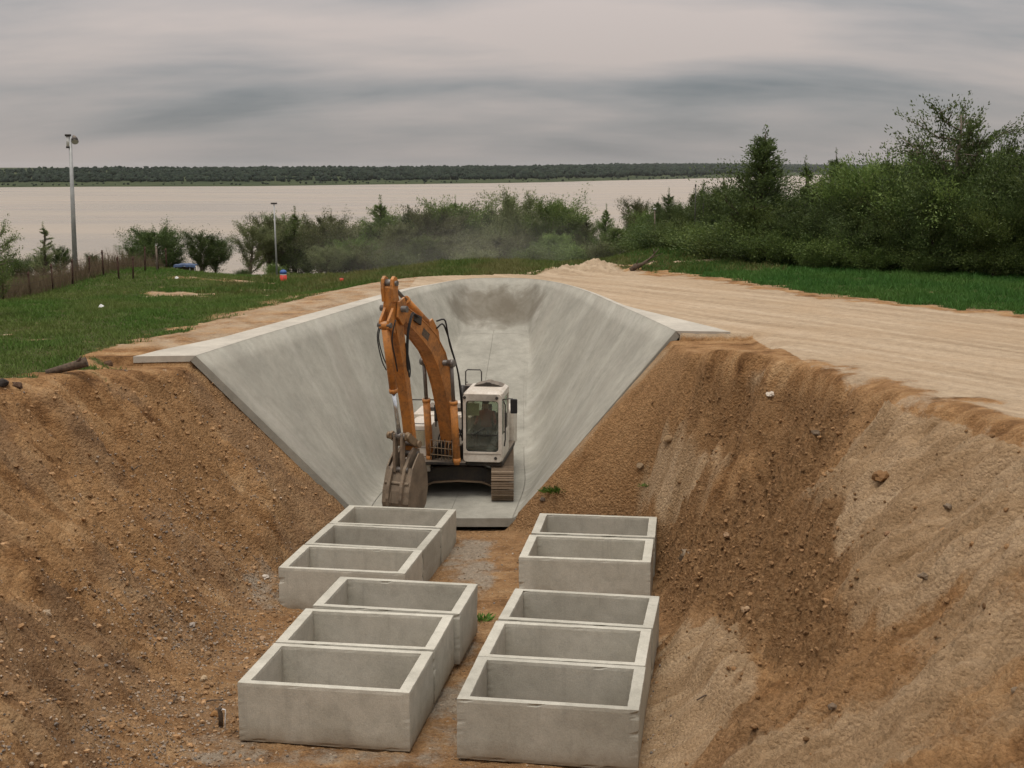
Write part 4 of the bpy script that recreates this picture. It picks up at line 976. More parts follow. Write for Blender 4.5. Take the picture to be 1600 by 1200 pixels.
# the driver, seated
def make_person():
    P = {'pelvis': (0, .02, .0), 'belly': (0, .03, .2), 'chest': (0, .02, .42), 'neck': (0, 0, .58), 'head': (0, -.03, .70), 'crown': (0, -.02, .82),
         'shl': (-.19, .02, .5), 'shr': (.19, .02, .5), 'ell': (-.27, -.02, .22), 'elr': (.27, -.02, .22), 'hal': (-.30, -.27, .2), 'har': (.30, -.27, .2),
         'hpl': (-.1, 0, -.02), 'hpr': (.1, 0, -.02), 'knl': (-.14, -.44, .0), 'knr': (.14, -.44, .0), 'anl': (-.14, -.52, -.42), 'anr': (.14, -.52, -.42), 'tol': (-.15, -.68, -.47), 'tor': (.15, -.68, -.47)}
    rad = dict(pelvis=.15, belly=.145, chest=.155, neck=.062, head=.098, crown=.07, shl=.075, shr=.075, ell=.05, elr=.05, hal=.042, har=.042, hpl=.1, hpr=.1, knl=.07, knr=.07, anl=.05, anr=.05, tol=.04, tor=.04)
    E_ = [('pelvis', 'belly'), ('belly', 'chest'), ('chest', 'neck'), ('neck', 'head'), ('head', 'crown'), ('chest', 'shl'), ('shl', 'ell'), ('ell', 'hal'), ('chest', 'shr'), ('shr', 'elr'), ('elr', 'har'), ('pelvis', 'hpl'), ('hpl', 'knl'), ('knl', 'anl'), ('anl', 'tol'), ('pelvis', 'hpr'), ('hpr', 'knr'), ('knr', 'anr'), ('anr', 'tor')]
    ks = list(P); me = bpy.data.meshes.new('person'); me.from_pydata([P[k_] for k_ in ks], [(ks.index(a), ks.index(b)) for a, b in E_], []); o = bpy.data.objects.new('person', me); C.objects.link(o)
    sk = o.modifiers.new('skin', 'SKIN'); sk.use_smooth_shade = True; o.modifiers.new('sub', 'SUBSURF').levels = 1
    for i, k_ in enumerate(ks): me.skin_vertices[0].data[i].radius = (rad[k_], rad[k_]); me.skin_vertices[0].data[i].use_root = (k_ == 'pelvis')
    bpy.context.view_layer.update(); dg = bpy.context.evaluated_depsgraph_get(); nm = bpy.data.meshes.new_from_object(o.evaluated_get(dg)); bpy.data.objects.remove(o)
    nm.materials.clear()
    for m in ('jacket', 'skin', 'trousers'): nm.materials.append(M[m])
    for p in nm.polygons:
        c = p.center; p.material_index = 1 if c.z > .6 or (abs(c.x) > .2 and c.y < -.24 and c.z > .1) else (2 if c.z < .08 and c.y < .2 and abs(c.x) < .25 else 0); p.use_smooth = True
    return nm
pw = EX + U(.9, -.72, 1.86); person = bpy.data.objects.new('person', make_person()); C.objects.link(person); person.location = pw; person.rotation_euler = (0, 0, UY)
tag(person, 'driver in a red top sitting at the controls behind the windscreen', 'person')
cap_ = MB(); cap_.tube([(0, -.02, .79), (0, -.02, .85), (0, -.02, .88)], [.10, .095, .05], 14); cap_.box((0, -.13, .80), (.16, .12, .015)); cap_.build('cap', M['trousers'], person)
# ------------------------------------------------------------------ trees
def leaf_mesh(name, P, D, L, Wd, tint):
    """diamond leaves: P base (n,3), D direction (n,3), L length, Wd width"""
    n = len(P); rs_ = np.random.RandomState(n); D = D / np.linalg.norm(D, axis=1)[:, None]
    r = rs_.randn(n, 3); S = np.cross(D, r); S /= np.linalg.norm(S, axis=1)[:, None] + 1e-9
    mid = P + D * (L * .45)[:, None]; V = np.stack([P, mid + S * (Wd / 2)[:, None], P + D * L[:, None], mid - S * (Wd / 2)[:, None]], 1)
    return np_mesh(name, V.reshape(-1, 3), np.arange(4 * n).reshape(n, 4), False, {'tint': np.repeat(np.stack([tint, tint, tint, np.ones(n)], 1)[:, None], 4, 1).reshape(-1, 4)})

def gen_tree(seed, prof, base=.12, limbs=26, up=.5, wind=0.0, nleaf=6000, leaf=.13, clump=.28, gap=.0, sub=4, thick=.035, aspect=.45, stems=1, spread=.4):
    """unit-height tree: returns (wood MB, leaf mesh). prof(t) = crown radius at height t, in parts of the height; leaves sit in sprays along the twigs"""
    r = random.Random(seed); rn = np.random.RandomState(seed); wood = MB(); spots = []
    for stn in range(stems):
        ox, oy = (r.uniform(-.1, .1), r.uniform(-.1, .1)) if stems > 1 else (0, 0)
        lean = Vector((r.uniform(-.06, .06) + wind * .12 + ox * 1.5, r.uniform(-.05, .05) + oy * 1.5, 0)); Hh = 1.0 if stn == 0 else r.uniform(.7, .95)
        tr = [Vector((ox * .3, oy * .3, -.03)) + lean * t ** 1.5 + Vector((r.uniform(-.012, .012), r.uniform(-.012, .012), t * Hh)) for t in np.linspace(0, .95, 9)]
        wood.tube(tr, [thick * (1 - .93 * i / 8) for i in range(9)], 7)
        def trunk(t): k = min(max(t, 0), .999) * 8; i = int(k); return tr[i].lerp(tr[i + 1], k - i)
        nl = limbs // stems
        for q in range(nl):
            t = base + (1 - base) * ((q + r.random()) / nl) ** .9
            if r.random() < gap: continue
            az = q * 2.39996 + r.uniform(-.6, .6); Rr = prof(t) * r.choice((r.uniform(.45, .9), r.uniform(.85, 1.35)))
            d = Vector((math.cos(az) + wind * .6, math.sin(az), 0)); s0 = trunk(t * .92)
            end = s0 + d * Rr + Vector((0, 0, Rr * up * r.uniform(.55, 1.35) * max(.55, 1.25 - .7 * t)))
            mid = s0.lerp(end, .5) + Vector((0, 0, -.12 * Rr)); dr = (end - mid).normalized()
            wood.tube([s0, mid, end], [thick * .34 * (1 - t * .6), thick * .2 * (1 - t * .6), .002], 4, False)
            spots += [(end, dr, 1.0, Rr), (mid.lerp(end, .5), dr, 1.0, Rr), (mid, dr, .7, Rr), (s0.lerp(mid, .5), dr, .35, Rr)]
            for b in range(sub):
                a0 = mid.lerp(end, r.uniform(-.3, .9)); off = (dr + Vector((r.gauss(0, .7), r.gauss(0, .7), r.gauss(.25, .5)))).normalized() * Rr * r.uniform(.22, .5)
                e2 = a0 + off; wood.tube([a0, e2], [thick * .1, .0015], 3, False); spots += [(e2, off.normalized(), .9, Rr), (a0.lerp(e2, .5), off.normalized(), .8, Rr)]
        up_ = Vector((wind * .3, 0, 1)).normalized(); rt = prof(.85)
        for k in range(6): spots.append((trunk(.72 + .055 * k), up_, .8, max(rt, .06)))
        spots.append((tr[-1] + Vector((0, 0, .02)), up_, .8, .05))
    S = np.array([q[0][:] for q in spots]); T = np.array([q[1][:] for q in spots]); w = np.array([q[2] for q in spots]); Rc = np.maximum(np.array([q[3] for q in spots]), .05)
    size = rn.rand(len(S)) * .9 + .5; wt = w * size * Rc ** .8
    pk = rn.choice(len(S), nleaf, p=wt / wt.sum()); c = (Rc * clump * (.6 + .4 * size))[pk][:, None]
    along = T[pk] * (rn.randn(nleaf, 1).clip(-1.5, 1.4) * 1.25) * c; off = along + rn.randn(nleaf, 3).clip(-1.7, 1.7) * c * spread
    P = S[pk] + off; keep = P[:, 2] > .005; P, pk, off = P[keep], pk[keep], off[keep]
    D = T[pk] + rn.randn(len(P), 3) * .45 + np.array([wind * .35, 0, .25])
    # leaf tones differ at random; each spray has its own tone
    tone = rn.randn(len(S)) * .17; tint = np.clip(.42 + .15 * rn.randn(len(P)) + tone[pk] + .2 * noise(P[:, 0] * 7, P[:, 2] * 7, seed), 0, 1)
    L = leaf * (.6 + .8 * rn.rand(len(P))); zs_ = 1 / np.percentile(P[:, 2], 99.8); P = P * np.array([1, 1, zs_]); wood.v = [(a_, b_, c_ * zs_) for a_, b_, c_ in wood.v]
    return wood, leaf_mesh('crown', P, D, L, L * aspect, tint)
def prof_round(t): return .37 * math.sin(math.pi * min(1, (t * .92 + .08)) ** .8) ** .75 + .02
def prof_cone(t): return .30 * (1 - t) ** .8 * (1 + .25 * math.sin(t * 21)) + .015
def prof_ragged(t): return (.32 * math.sin(math.pi * min(.98, t * .78 + .14)) ** .7) * (1 + .4 * math.sin(t * 15 + 1)) + .02
def prof_bush(t): return .62 * math.sqrt(max(0, 1 - t ** 2)) + .03
def prof_open(t): return .36 * (.35 + .8 * t) * (1.15 - t * .55)
def prof_col(t): return .17 * (1 - t) ** .75 * (1 + .35 * math.sin(t * 25)) + .006
KINDS_ = {
    'round': [dict(prof=prof_round, seed=s, nleaf=28000, leaf=.024, limbs=40, up=.85, wind=.3, clump=.24, gap=.1, aspect=.38, sub=5) for s in (1, 2, 3)],
    'cone': [dict(prof=prof_cone, seed=s, nleaf=24000, leaf=.021, limbs=50, up=.6, base=.05, clump=.30, aspect=.26, sub=4, wind=.15) for s in (11, 12, 13)],
    'ragged': [dict(prof=prof_ragged, seed=s, nleaf=19000, leaf=.025, limbs=26, up=1.15, wind=.5, clump=.24, gap=.15, aspect=.34, sub=5) for s in (21, 22, 23)],
    'bush': [dict(prof=prof_bush, seed=s, nleaf=12000, leaf=.045, limbs=26, up=.5, base=.03, clump=.30, stems=2, thick=.03, spread=.6) for s in (31, 32, 33)],
    'open': [dict(prof=prof_open, seed=41, nleaf=11000, leaf=.017, limbs=26, up=.8, base=.28, wind=.1, clump=.20, gap=.1, sub=6, thick=.04, spread=.3)],
    'spruce': [dict(prof=prof_col, seed=51, nleaf=7000, leaf=.024, limbs=34, up=.6, base=.08, clump=.36, aspect=.25, gap=.1, sub=3, wind=.35, spread=.25)],
    'juniper': [dict(prof=prof_col, seed=61, nleaf=20000, leaf=.020, limbs=60, up=1.1, base=.04, clump=.42, aspect=.3, sub=3, wind=.15)],
}
LEAFM = {'round': 'leaf_mid', 'cone': 'leaf_dark', 'ragged': 'leaf_mid', 'bush': 'leaf_mid', 'open': 'leaf_mid', 'spruce': 'leaf_pale', 'juniper': 'leaf_dark'}
PROTO = {}
for kd, lst in KINDS_.items():
    for i, kw in enumerate(lst):
        wood, lm = gen_tree(**kw); to = wood.build('trunk', M['palebark' if kd in ('open', 'ragged') else 'bark']); PROTO[kd, i] = (to.data, lm); bpy.data.objects.remove(to)
NAMES = {'round': 'leafy_tree', 'cone': 'conifer_tree', 'ragged': 'windswept_tree', 'bush': 'shrub', 'open': 'open_tree', 'spruce': 'spruce_tree', 'juniper': 'juniper_tree'}
trng = random.Random(77)
def tree(kd, x, y, top=None, h=None, wide=1.0, label=None, group=None, leaf=None, cat=None, sink=.05, var=None, rot=None):
    zg = float(height(np.array([x]), np.array([y]))[0]) - sink
    if h is None: h = top - zg
    i = (var if var is not None else trng.randrange(len(KINDS_[kd]))) % len(KINDS_[kd]); tm, lm = PROTO[kd, i]
    root = empty(NAMES[kd], (x, y, zg), trng.uniform(-.6, .6) if rot is None else rot); root.scale = (h * wide, h * wide, h)
    tag(root, label, cat or ('shrub' if kd == 'bush' else 'tree'), group)
    o = bpy.data.objects.new('trunk', tm); C.objects.link(o); o.parent = root
    o = bpy.data.objects.new('crown', lm); C.objects.link(o); o.parent = root
    if not lm.materials: lm.materials.append(M['leaf_mid'])
    o.material_slots[0].link = 'OBJECT'; o.material_slots[0].material = M[leaf or LEAFM[kd]]
    return root
def tree_px(kd, px_, top_py, Y, **k):
    x, _, zt = at(px_, top_py, Y); return tree(kd, x, Y, top=zt, **k)

MIDL = 'tree in the belt along the lakeside bank beyond the basin'
# belt beyond the basin; (kind, picture x, picture y of the top, distance, width)
MID = [('ragged', 388, 352, 92, 1.15), ('ragged', 418, 346, 94, 1.1), ('cone', 458, 338, 95, 1.25), ('ragged', 498, 340, 93, 1.2), ('round', 478, 352, 99, 1.2), ('cone', 520, 345, 96, 1.1), ('round', 545, 366, 92, 1.1),
       ('cone', 592, 322, 97, 1.35), ('round', 615, 345, 94, 1.1), ('cone', 636, 336, 99, 1.2), ('ragged', 660, 328, 96, 1.2), ('ragged', 690, 317, 98, 1.15), ('cone', 715, 325, 101, 1.3), ('round', 735, 345, 96, 1.2),
       ('cone', 766, 333, 99, 1.2), ('ragged', 800, 309, 97, 1.1), ('round', 825, 325, 100, 1.0), ('ragged', 848, 314, 96, 1.15), ('round', 780, 360, 92, 1.3), ('cone', 886, 331, 98, 1.1), ('cone', 917, 344, 97, 1.2), ('cone', 946, 332, 96, 1.0), ('round', 962, 352, 93, 1.1),
       ('round', 700, 362, 92, 1.4), ('round', 655, 366, 91, 1.3), ('round', 570, 372, 91, 1.3), ('round', 862, 362, 91, 1.2), ('bush', 905, 375, 88, 1.2), ('bush', 945, 372, 86, 1.2), ('bush', 985, 372, 84, 1.2), ('round', 510, 378, 90, 1.2), ('bush', 430, 408, 88, 1.0), ('bush', 620, 385, 87, 1.2), ('bush', 750, 384, 86, 1.3), ('bush', 830, 384, 86, 1.3)]
MID += [('round', 560, 348, 99, 1.1), ('ragged', 610, 332, 101, 1.1), ('round', 674, 335, 102, 1.1), ('ragged', 726, 330, 103, 1.1), ('round', 748, 345, 101, 1.1), ('ragged', 782, 328, 103, 1.0), ('round', 815, 330, 104, 1.0), ('ragged', 440, 345, 98, 1.1), ('round', 530, 352, 100, 1.1), ('ragged', 872, 342, 102, 1.0)]
SPEC = {458: 'conifer just right of the slim pole with the crossbar', 498: 'windswept tree midway between the slim pole and the excavator arm', 592: 'tall conifer directly above the raised tip of the excavator arm', 690: 'tall windswept tree above the far rim of the basin, left of its middle',
        766: 'conifer above the middle of the far rim of the basin', 800: 'tallest windswept tree above the middle of the far rim', 848: 'broad windswept tree just left of the dip beside the heap of sand', 886: 'small conifer straight behind the heap of sand', 917: 'second small conifer behind the heap of sand', 946: 'pointed small conifer right of the heap of sand'}
for i, (kd, px_, py_, Y, w) in enumerate(MID):
    lab = 'green tree or bush in the dusty belt between the basin and the lake'; lf = ('leaf_pale', 'leaf_mid', 'leaf_mid', 'leaf_pale', None)[i % 5]
    if i == 0: lab, lf = 'grey-green windswept tree at the edge of the gap where the lake shows', 'leaf_pale'
    if i == 1: lab, lf = 'pale ragged tree just behind the slim pole with a crossbar', 'leaf_pale'
    lab = SPEC.get(px_, lab)
    tree_px(kd, px_, py_ + {'bush': 0, 'round': 2, 'cone': -6, 'ragged': -10}[kd], Y, wide=w * (.9 if kd == 'ragged' else 1.0), label=lab, group=None if i < 2 or px_ in SPEC else 'trees in the belt between the basin and the lake', leaf=lf)
# two dark trees beyond the fence and the young growth at the edge
LF = [('round', 238, 349, 86, 1.2, 'leaf_dark', 'tall dark tree standing behind the end of the rusty fence'), ('ragged', 205, 382, 84, 1.2, 'leaf_dark', 'low dark bushy tree leaning over the fence end beside the tall one'),
      ('cone', 268, 366, 88, 1.3, 'leaf_dark', 'dark conifer between the two broad trees behind the blue tarp'), ('ragged', 312, 361, 86, 1.3, 'leaf_dark', 'dark windswept tree right behind the blue tarp'), ('round', 334, 372, 88, 1.0, 'leaf_dark', 'dark round tree at the near side of the lake gap'),
      ('spruce', 66, 350, 72, 1.5, None, 'thin feathery young conifer rising above the dark bushes behind the fence'), ('bush', 28, 396, 74, 1.2, 'leaf_dark', 'dark bush behind the first fence posts at the picture edge'), ('round', 62, 396, 75, 1.1, 'leaf_dark', 'dark bush under the feathery conifer'),
      ('ragged', 90, 384, 73, 1.0, 'leaf_dark', 'dark upright bush left of the tall lamp pole'), ('ragged', 143, 396, 75, 1.0, 'leaf_dark', 'small dark bush just beyond the tall lamp pole'), ('bush', 165, 402, 78, 1.0, 'leaf_dark', 'lowest dark bush between the lamp pole and the fence bend'), ('open', -14, 345, 44, .8, 'leaf_mid', 'leafy sapling cut by the picture edge beside the fence'),
      ('bush', 270, 416, 76, 1.0, None, 'small bright shrub on the grassy hump by the blue tarp'), ('bush', 380, 420, 90, 1.2, 'leaf_dark', 'low bush at the foot of the grey-green windswept tree')]
for kd, px_, py_, Y, w, lf, lab in LF: tree_px(kd, px_, py_, Y, wide=w, label=lab, leaf=lf, group='growth behind the fence')
# dense wood to the right, above the green verge
RT = [('juniper', 1190, 214, 63, 1.7, None, 'tall dark pointed juniper standing out above the wood'), ('open', 1500, 155, 58, 1.1, 'leaf_dark', 'tall open-crowned tree with sparse leaves high above the wood'), ('spruce', 1258, 250, 66, 1.4, 'leaf_dark', 'small dark spruce top seen against the water right of the juniper'),
      ('ragged', 1590, 205, 57, 1.0, 'leaf_dark', 'dark leaning tree at the edge of the picture by the open-crowned tree'), ('ragged', 1335, 243, 60, 1.1, 'leaf_mid', 'bright green bushy tree top between the spruce and the open-crowned tree'), ('ragged', 992, 310, 86, .9, 'leaf_pale', 'slim yellowish sapling where the wood thins beside the heap of sand'), ('cone', 1044, 303, 78, 1.2, None, 'dark rounded conifer above the short pale post'), ('spruce', 1130, 276, 70, 1.2, None, 'pale wispy spruce left of the juniper')]
for kd, px_, py_, Y, w, lf, lab in RT: tree_px(kd, px_, py_, Y, wide=w, label=lab, leaf=lf, group='trees of the wood above the verge')
RB = [('round', 1012, 328, 80), ('cone', 1030, 322, 77), ('round', 1062, 318, 74), ('cone', 1085, 306, 73), ('round', 1110, 300, 70), ('cone', 1098, 300, 76), ('round', 1145, 285, 67), ('cone', 1165, 270, 66), ('round', 1205, 285, 65), ('round', 1230, 300, 64), ('cone', 1262, 292, 64), ('round', 1290, 285, 62), ('cone', 1312, 265, 63), ('round', 1360, 258, 61), ('cone', 1385, 262, 62), ('round', 1410, 262, 60), ('round', 1440, 250, 59), ('cone', 1430, 245, 62), ('round', 1475, 248, 58), ('round', 1515, 255, 57), ('cone', 1545, 250, 59), ('round', 1575, 245, 57), ('round', 1610, 240, 56), ('cone', 1640, 235, 57), ('round', 1660, 240, 54),
      ('round', 1180, 320, 62), ('round', 1250, 325, 60.5), ('round', 1320, 310, 59), ('round', 1390, 305, 57.5), ('round', 1460, 300, 56), ('round', 1530, 305, 55), ('round', 1600, 300, 54), ('round', 1120, 335, 66), ('round', 1050, 350, 73), ('round', 1340, 330, 58), ('round', 1560, 320, 54), ('round', 1420, 330, 57)]
for i, (kd, px_, py_, Y) in enumerate(RB):
    lf = ['leaf_mid', 'leaf_dark', 'leaf_dark', 'leaf_mid', 'leaf_dark'][i % 5]
    tree_px(kd, px_, py_ - (14 if px_ > 1300 else 4), Y, wide=trng.uniform(.95, 1.3), leaf=lf, label='dark green tree crowded into the dense wood above the road verge', group='crowded trees of the wood above the verge')
for i in range(27):
    px_ = 1010 + i * 24; Y = np.interp(px_, [1000, 1100, 1200, 1400, 1660], [76, 66, 60.5, 57, 53]) + trng.uniform(-.8, .8)
    x, _, _ = at(px_, 400, Y); tree('bush', x, Y, h=trng.uniform(1.1, 2.0), wide=trng.uniform(1.0, 1.5), leaf=('leaf_mid', 'leaf_dark', 'leaf_mid')[i % 3], label='low shrub at the foot of the wood along the green verge', group='low shrubs along the foot of the wood')

# ------------------------------------------------------------------ grass
rg = np.random.RandomState(23)
def blades(name, n, box, hr, wr, cols, keepf, label, near=None, lean=.45):
    x = rg.uniform(box[0], box[1], n); y = rg.uniform(box[2], box[3], n)
    vis = (np.abs(x / y) < .43) & (y > 24); x, y = x[vis], y[vis]
    k = keepf(x, y); x, y, k = x[k > 0], y[k > 0], k[k > 0]; n = len(x)
    z = height(x, y); tuft = .6 + .8 * (noise(x * 1.1, y * 1.1, 7) + .5).clip(0, 1.3) * (.7 + .6 * rg.rand(n))
    h = rg.uniform(*hr, n) * tuft; w = rg.uniform(*wr, n); a = rg.rand(n) * 2 * np.pi; l = rg.randn(n, 2) * lean * h[:, None]
    B = np.stack([x, y, z - .02], 1); dx = np.stack([np.cos(a) * w / 2, np.sin(a) * w / 2, 0 * a], 1)
    V = np.stack([B - dx, B + dx, B + np.c_[l, h]], 1).reshape(-1, 3)
    c0, c1, c2 = (np.array(c) for c in cols); g = rg.rand(n, 1); patch = (noise(x * .35, y * .2, 15) * 1.2 + .5).clip(0, 1)[:, None]
    t = (c0 * (1 - g) + c1 * g) * (1 - patch * .75) + c2 * patch * .75
    o = link(name, np_mesh(name, V, np.arange(3 * n).reshape(n, 3), False, {'tint': np.repeat(np.c_[t, np.ones(n)], 3, 0)}), M['grass'])
    print(name, n); return tag(o, label, kind='stuff')
def kg(lim): return lambda x, y: (masks(x, y)['grass'] > lim + .45 * rg.rand(len(x))).astype(float)
G1, G2, G3 = (.056, .112, .02), (.098, .185, .032), (.135, .165, .045)
blades('grass', 420000, (-34, -5, 24, 82), (.07, .15), (.022, .045), (G1, G2, G3), kg(.25), 'short green grass on the field beside the fence')
blades('grass', 330000, (6, 30, 32, 80), (.09, .20), (.026, .05), ((.036, .10, .02), (.062, .165, .028), (.075, .155, .03)), kg(.3), 'lush green grass of the verge below the wood')
blades('grass', 120000, (-14, 12, 57, 92), (.10, .26), (.04, .08), (G1, (.12, .145, .036), (.17, .155, .06)), kg(.3), 'dusty grass on the bank beyond the basin')
# brown dead stalks along the fence
def kf(x, y): return ((np.abs(x - np.interp(y, [50, 60, 66, 74], [-21.4, -21.0, -20.3, -19.5])) < .9) & (rg.rand(len(x)) < .9)).astype(float)
blades('dry_weeds', 26000, (-24, -17, 50, 72), (.45, .95), (.012, .03), ((.11, .08, .05), (.19, .145, .09), (.14, .11, .065)), kf, 'brown dead weeds standing behind the fence', lean=.25)

# ------------------------------------------------------------------ stones and clods
iv1, if1 = ico(1); sp = [iv1 * (1 + .22 * rg.randn(len(iv1), 1).clip(-1.6, 1.6)) for _ in range(10)]
def strew(name, x, y, size, cols, mat, label, flat=.62, bury=.25):
    n = len(x); z = height(x, y); S = size[:, None] * np.stack([.75 + .5 * rg.rand(n), .6 + .4 * rg.rand(n), flat * (.7 + .5 * rg.rand(n))], 1)
    P = np.stack([x, y, z + S[:, 2] * (1 - 2 * bury) * .6], 1); ci = rg.randint(0, len(cols), n); t = np.array(cols)[ci] * (.7 + .6 * rg.rand(n, 1))
    o = scatter(name, P, S, (sp, if1), rand_rot(rg, n), t, mat); print(name, n); return tag(o, label, kind='stuff') if label else o
def clear_of_boxes(x, y, m=.1):
    ok = np.ones(len(x), bool)
    for (bx_, by_, a, zt, lab) in BOXES:
        c, s = math.cos(R(a)), math.sin(R(a)); u = (x - bx_) * c + (y - by_) * s; v = -(x - bx_) * s + (y - by_) * c
        ok &= ~((np.abs(u) < BW / 2 + m) & (v > -m) & (v < BL + m))
    return ok
STC = [(.25, .18, .115), (.21, .14, .08), (.29, .225, .16), (.18, .14, .105), (.24, .16, .09), (.16, .14, .12), (.33, .27, .205)]
SOC = [(.20, .115, .052), (.22, .13, .062), (.25, .15, .072), (.18, .104, .048)]
# pebbly apron at the foot of the bank on the side of the fence
n = 36000; x = rg.uniform(-11.5, -4.2, n); y = rg.uniform(16.5, 33, n)
dens = np.exp(-((x + 6.6 + .05 * (y - 24)) / 1.5) ** 2) * .9 + .035; dens *= (.35 + .9 * (noise(x * .5, y * .5, 3) + .4).clip(0, 1)); dens *= np.where(y > 30, .35, 1)
ok = (rg.rand(n) < dens) & clear_of_boxes(x, y) & (np.abs(x / y) < .42); x, y = x[ok], y[ok]
strew('gravel', x, y, .012 + .030 * rg.rand(len(x)) ** 2.5, STC, M['stone'], 'pebbles and gravel at the foot of the earth bank')
n = 6000; x = rg.uniform(-6, 3, n); y = rg.uniform(17.5, 34.3, n); ok = clear_of_boxes(x, y, .02) & (rg.rand(n) < .6) & (base_height(x, y) < -.25) & (y < front_edge(x) - .1); x, y = x[ok], y[ok]
strew('gravel', x, y, .01 + .022 * rg.rand(len(x)) ** 2, STC, M['stone'], 'fine gravel between the concrete boxes')
# crumbled soil on both banks
n = 40000; x = rg.uniform(2.2, 9.5, n); y = rg.uniform(17, 34, n); mm = masks(x, y); dens = .75 * mm['loose'] + .09 * mm['slope'] * (1 - .85 * mm['crust']) + .015; ok = (rg.rand(n) < dens) & clear_of_boxes(x, y) & (np.abs(x / y) < .42) & (mm['slope'] > .3); x, y = x[ok], y[ok]
strew('soil_clods', x, y, .010 + .05 * rg.rand(len(x)) ** 6, SOC, M['clod'], 'crumbs of dark loose soil down the bank beside the road', .7)
n = 40000; x = rg.uniform(-12, -4, n); y = rg.uniform(17, 34, n); ok = (rg.rand(n) < .16) & clear_of_boxes(x, y) & (masks(x, y)['slope'] > .3); x, y = x[ok], y[ok]
strew('soil_clods', x, y, .012 + .055 * rg.rand(len(x)) ** 3.6, [(.26, .152, .072), (.30, .182, .09), (.34, .215, .112), (.24, .142, .068)], M['clod'], 'crumbs of brown soil down the bank beside the grass', .7)

# single rocks one can point at: (picture x, y, radius, colour, label)
ROCKS = [(1205, 607, .085, (.52, .46, .38), 'whitish rock under the scarp of the hollow in the bank'), (1275, 690, .09, (.17, .13, .09), 'dark grey rock in the hollow below the whitish rock'), (1375, 778, .15, (.19, .105, .045), 'round brown clod at the upper end of a scrape mark'),
         (1385, 868, .06, (.22, .13, .07), 'small brown clod on the pale crust under the round clod'), (1078, 866, .21, (.20, .155, .105), 'big grey-brown boulder stuck in the bank beside the rear pair of boxes'), (1135, 855, .075, (.33, .22, .13), 'tan stone lying above the big boulder'), (1064, 893, .085, (.42, .33, .22), 'pale square stone below the big boulder'),
         (1166, 972, .07, (.32, .22, .13), 'tan stone at the edge of the loose soil above the smooth crust'), (1442, 943, .07, (.16, .12, .08), 'dark stone on the bare slope near the picture edge'), (1480, 820, .07, (.17, .13, .09), 'dark pebble high on the bare slope by the road'), (1300, 1103, .06, (.15, .11, .075), 'black pebble low on the bare slope'), (1588, 1088, .08, (.16, .12, .08), 'dark rock at the lower picture edge of the bank'), (1000, 740, .11, (.21, .15, .09), 'rounded lump of earth by the concrete wall edge'),
         (4, 600, .15, (.035, .03, .026), 'black clod at the top of the bank at the picture edge'), (28, 604, .11, (.09, .055, .035), 'brown clod next to the black clod on the bank crest'), (168, 570, .12, (.10, .06, .035), 'dark clod on the crest between the log and the concrete lip'), (113, 735, .07, (.34, .26, .17), 'pale stone in the middle of the brown bank'), (70, 938, .085, (.36, .28, .19), 'tan stone low on the brown bank at the picture edge'),
         (415, 905, .07, (.50, .45, .38), 'whitish stone beside the rear trio of boxes'), (300, 975, .06, (.30, .26, .22), 'rounded grey stone in the gravel apron'), (410, 1000, .08, (.33, .22, .13), 'orange-tan stone just behind the nearest box'), (318, 1068, .07, (.36, .27, .17), 'tan stone in the gravel near the bent white wire'), (335, 1120, .09, (.26, .14, .055), 'orange stone beside the bent white wire'),
         (925, 1008, .05, (.42, .38, .32), 'pale stone at the foot of the box row by the smooth crust'), (1045, 700, .12, (.24, .16, .085), 'lump of soil high on the bank below the concrete lip'), (848, 790, .09, (.14, .11, .085), 'grey stone just below the green weed')]
for i, (px_, py_, r_, col, lab) in enumerate(ROCKS):
    x, y, z = drop(px_, py_)
    v, f = ico(2); rq = np.random.RandomState(100 + i); n3 = np.stack([noise(v[:, 0] * 1.3 + q * 5 + i, v[:, 1] * 1.3 + v[:, 2], 5) for q in range(3)], 1); v = v * (1 + .35 * n3.sum(1, keepdims=True)) * np.array([1.15, .9, .72]) * r_
    me = np_mesh('rock', v, f, False, {'tint': np.tile(np.array([*col, 1.0]), (len(v), 1))}); o = link('rock', me, M['stone'], None, (x, y, z + r_ * .15)); o.rotation_euler = (rq.uniform(-.2, .2), rq.uniform(-.2, .2), rq.uniform(0, 6))
    tag(o, lab, 'rock', 'single rocks on the banks')

# ------------------------------------------------------------------ fence of rusty posts and wire
FP = [(-28, 474), (5, 470), (47, 462), (83, 455), (114, 445), (140, 434), (162, 432), (186, 436), (208, 436)]
pts = [drop(*q) for q in FP]; pts += [(-18.3, 65.5, None), (-18.2, 67.6, None), (-18.3, 69.6, None)]
pts = [(x, y, float(height(np.array([x]), np.array([y]))[0])) for x, y, z in pts]
fence = empty('wire_fence', pts[4]); FO = Vector(pts[4]); tag(fence, 'fence of rusty metal posts strung with wire along the grassy edge', 'fence')
tops = []
for i, (x, y, z) in enumerate(pts):
    hh = 1.12 + .12 * math.sin(i * 2.3); lx, ly = .05 * math.sin(i * 1.7), .04 * math.cos(i * 2.1)
    m = MB(FO); m.tube([(x, y, z - .1), (x + lx, y + ly, z + hh)], .042, 6); m.box((x + lx * .96, y + ly - .04, z + hh * .9), (.09, .03, .05)); m.build('post', M['rustpost'], fence); tops.append((Vector((x, y, z)), Vector((x + lx, y + ly, z + hh))))
for a, b in zip(tops, tops[1:]):
    for k_ in (.25, .5, .72, .93):
        p, q = a[0].lerp(a[1], k_), b[0].lerp(b[1], k_); MB(FO).tube([p, p.lerp(q, .5) - Vector((0, 0, .03)), q], .007, 4, False).build('wire', M['wire'], fence)

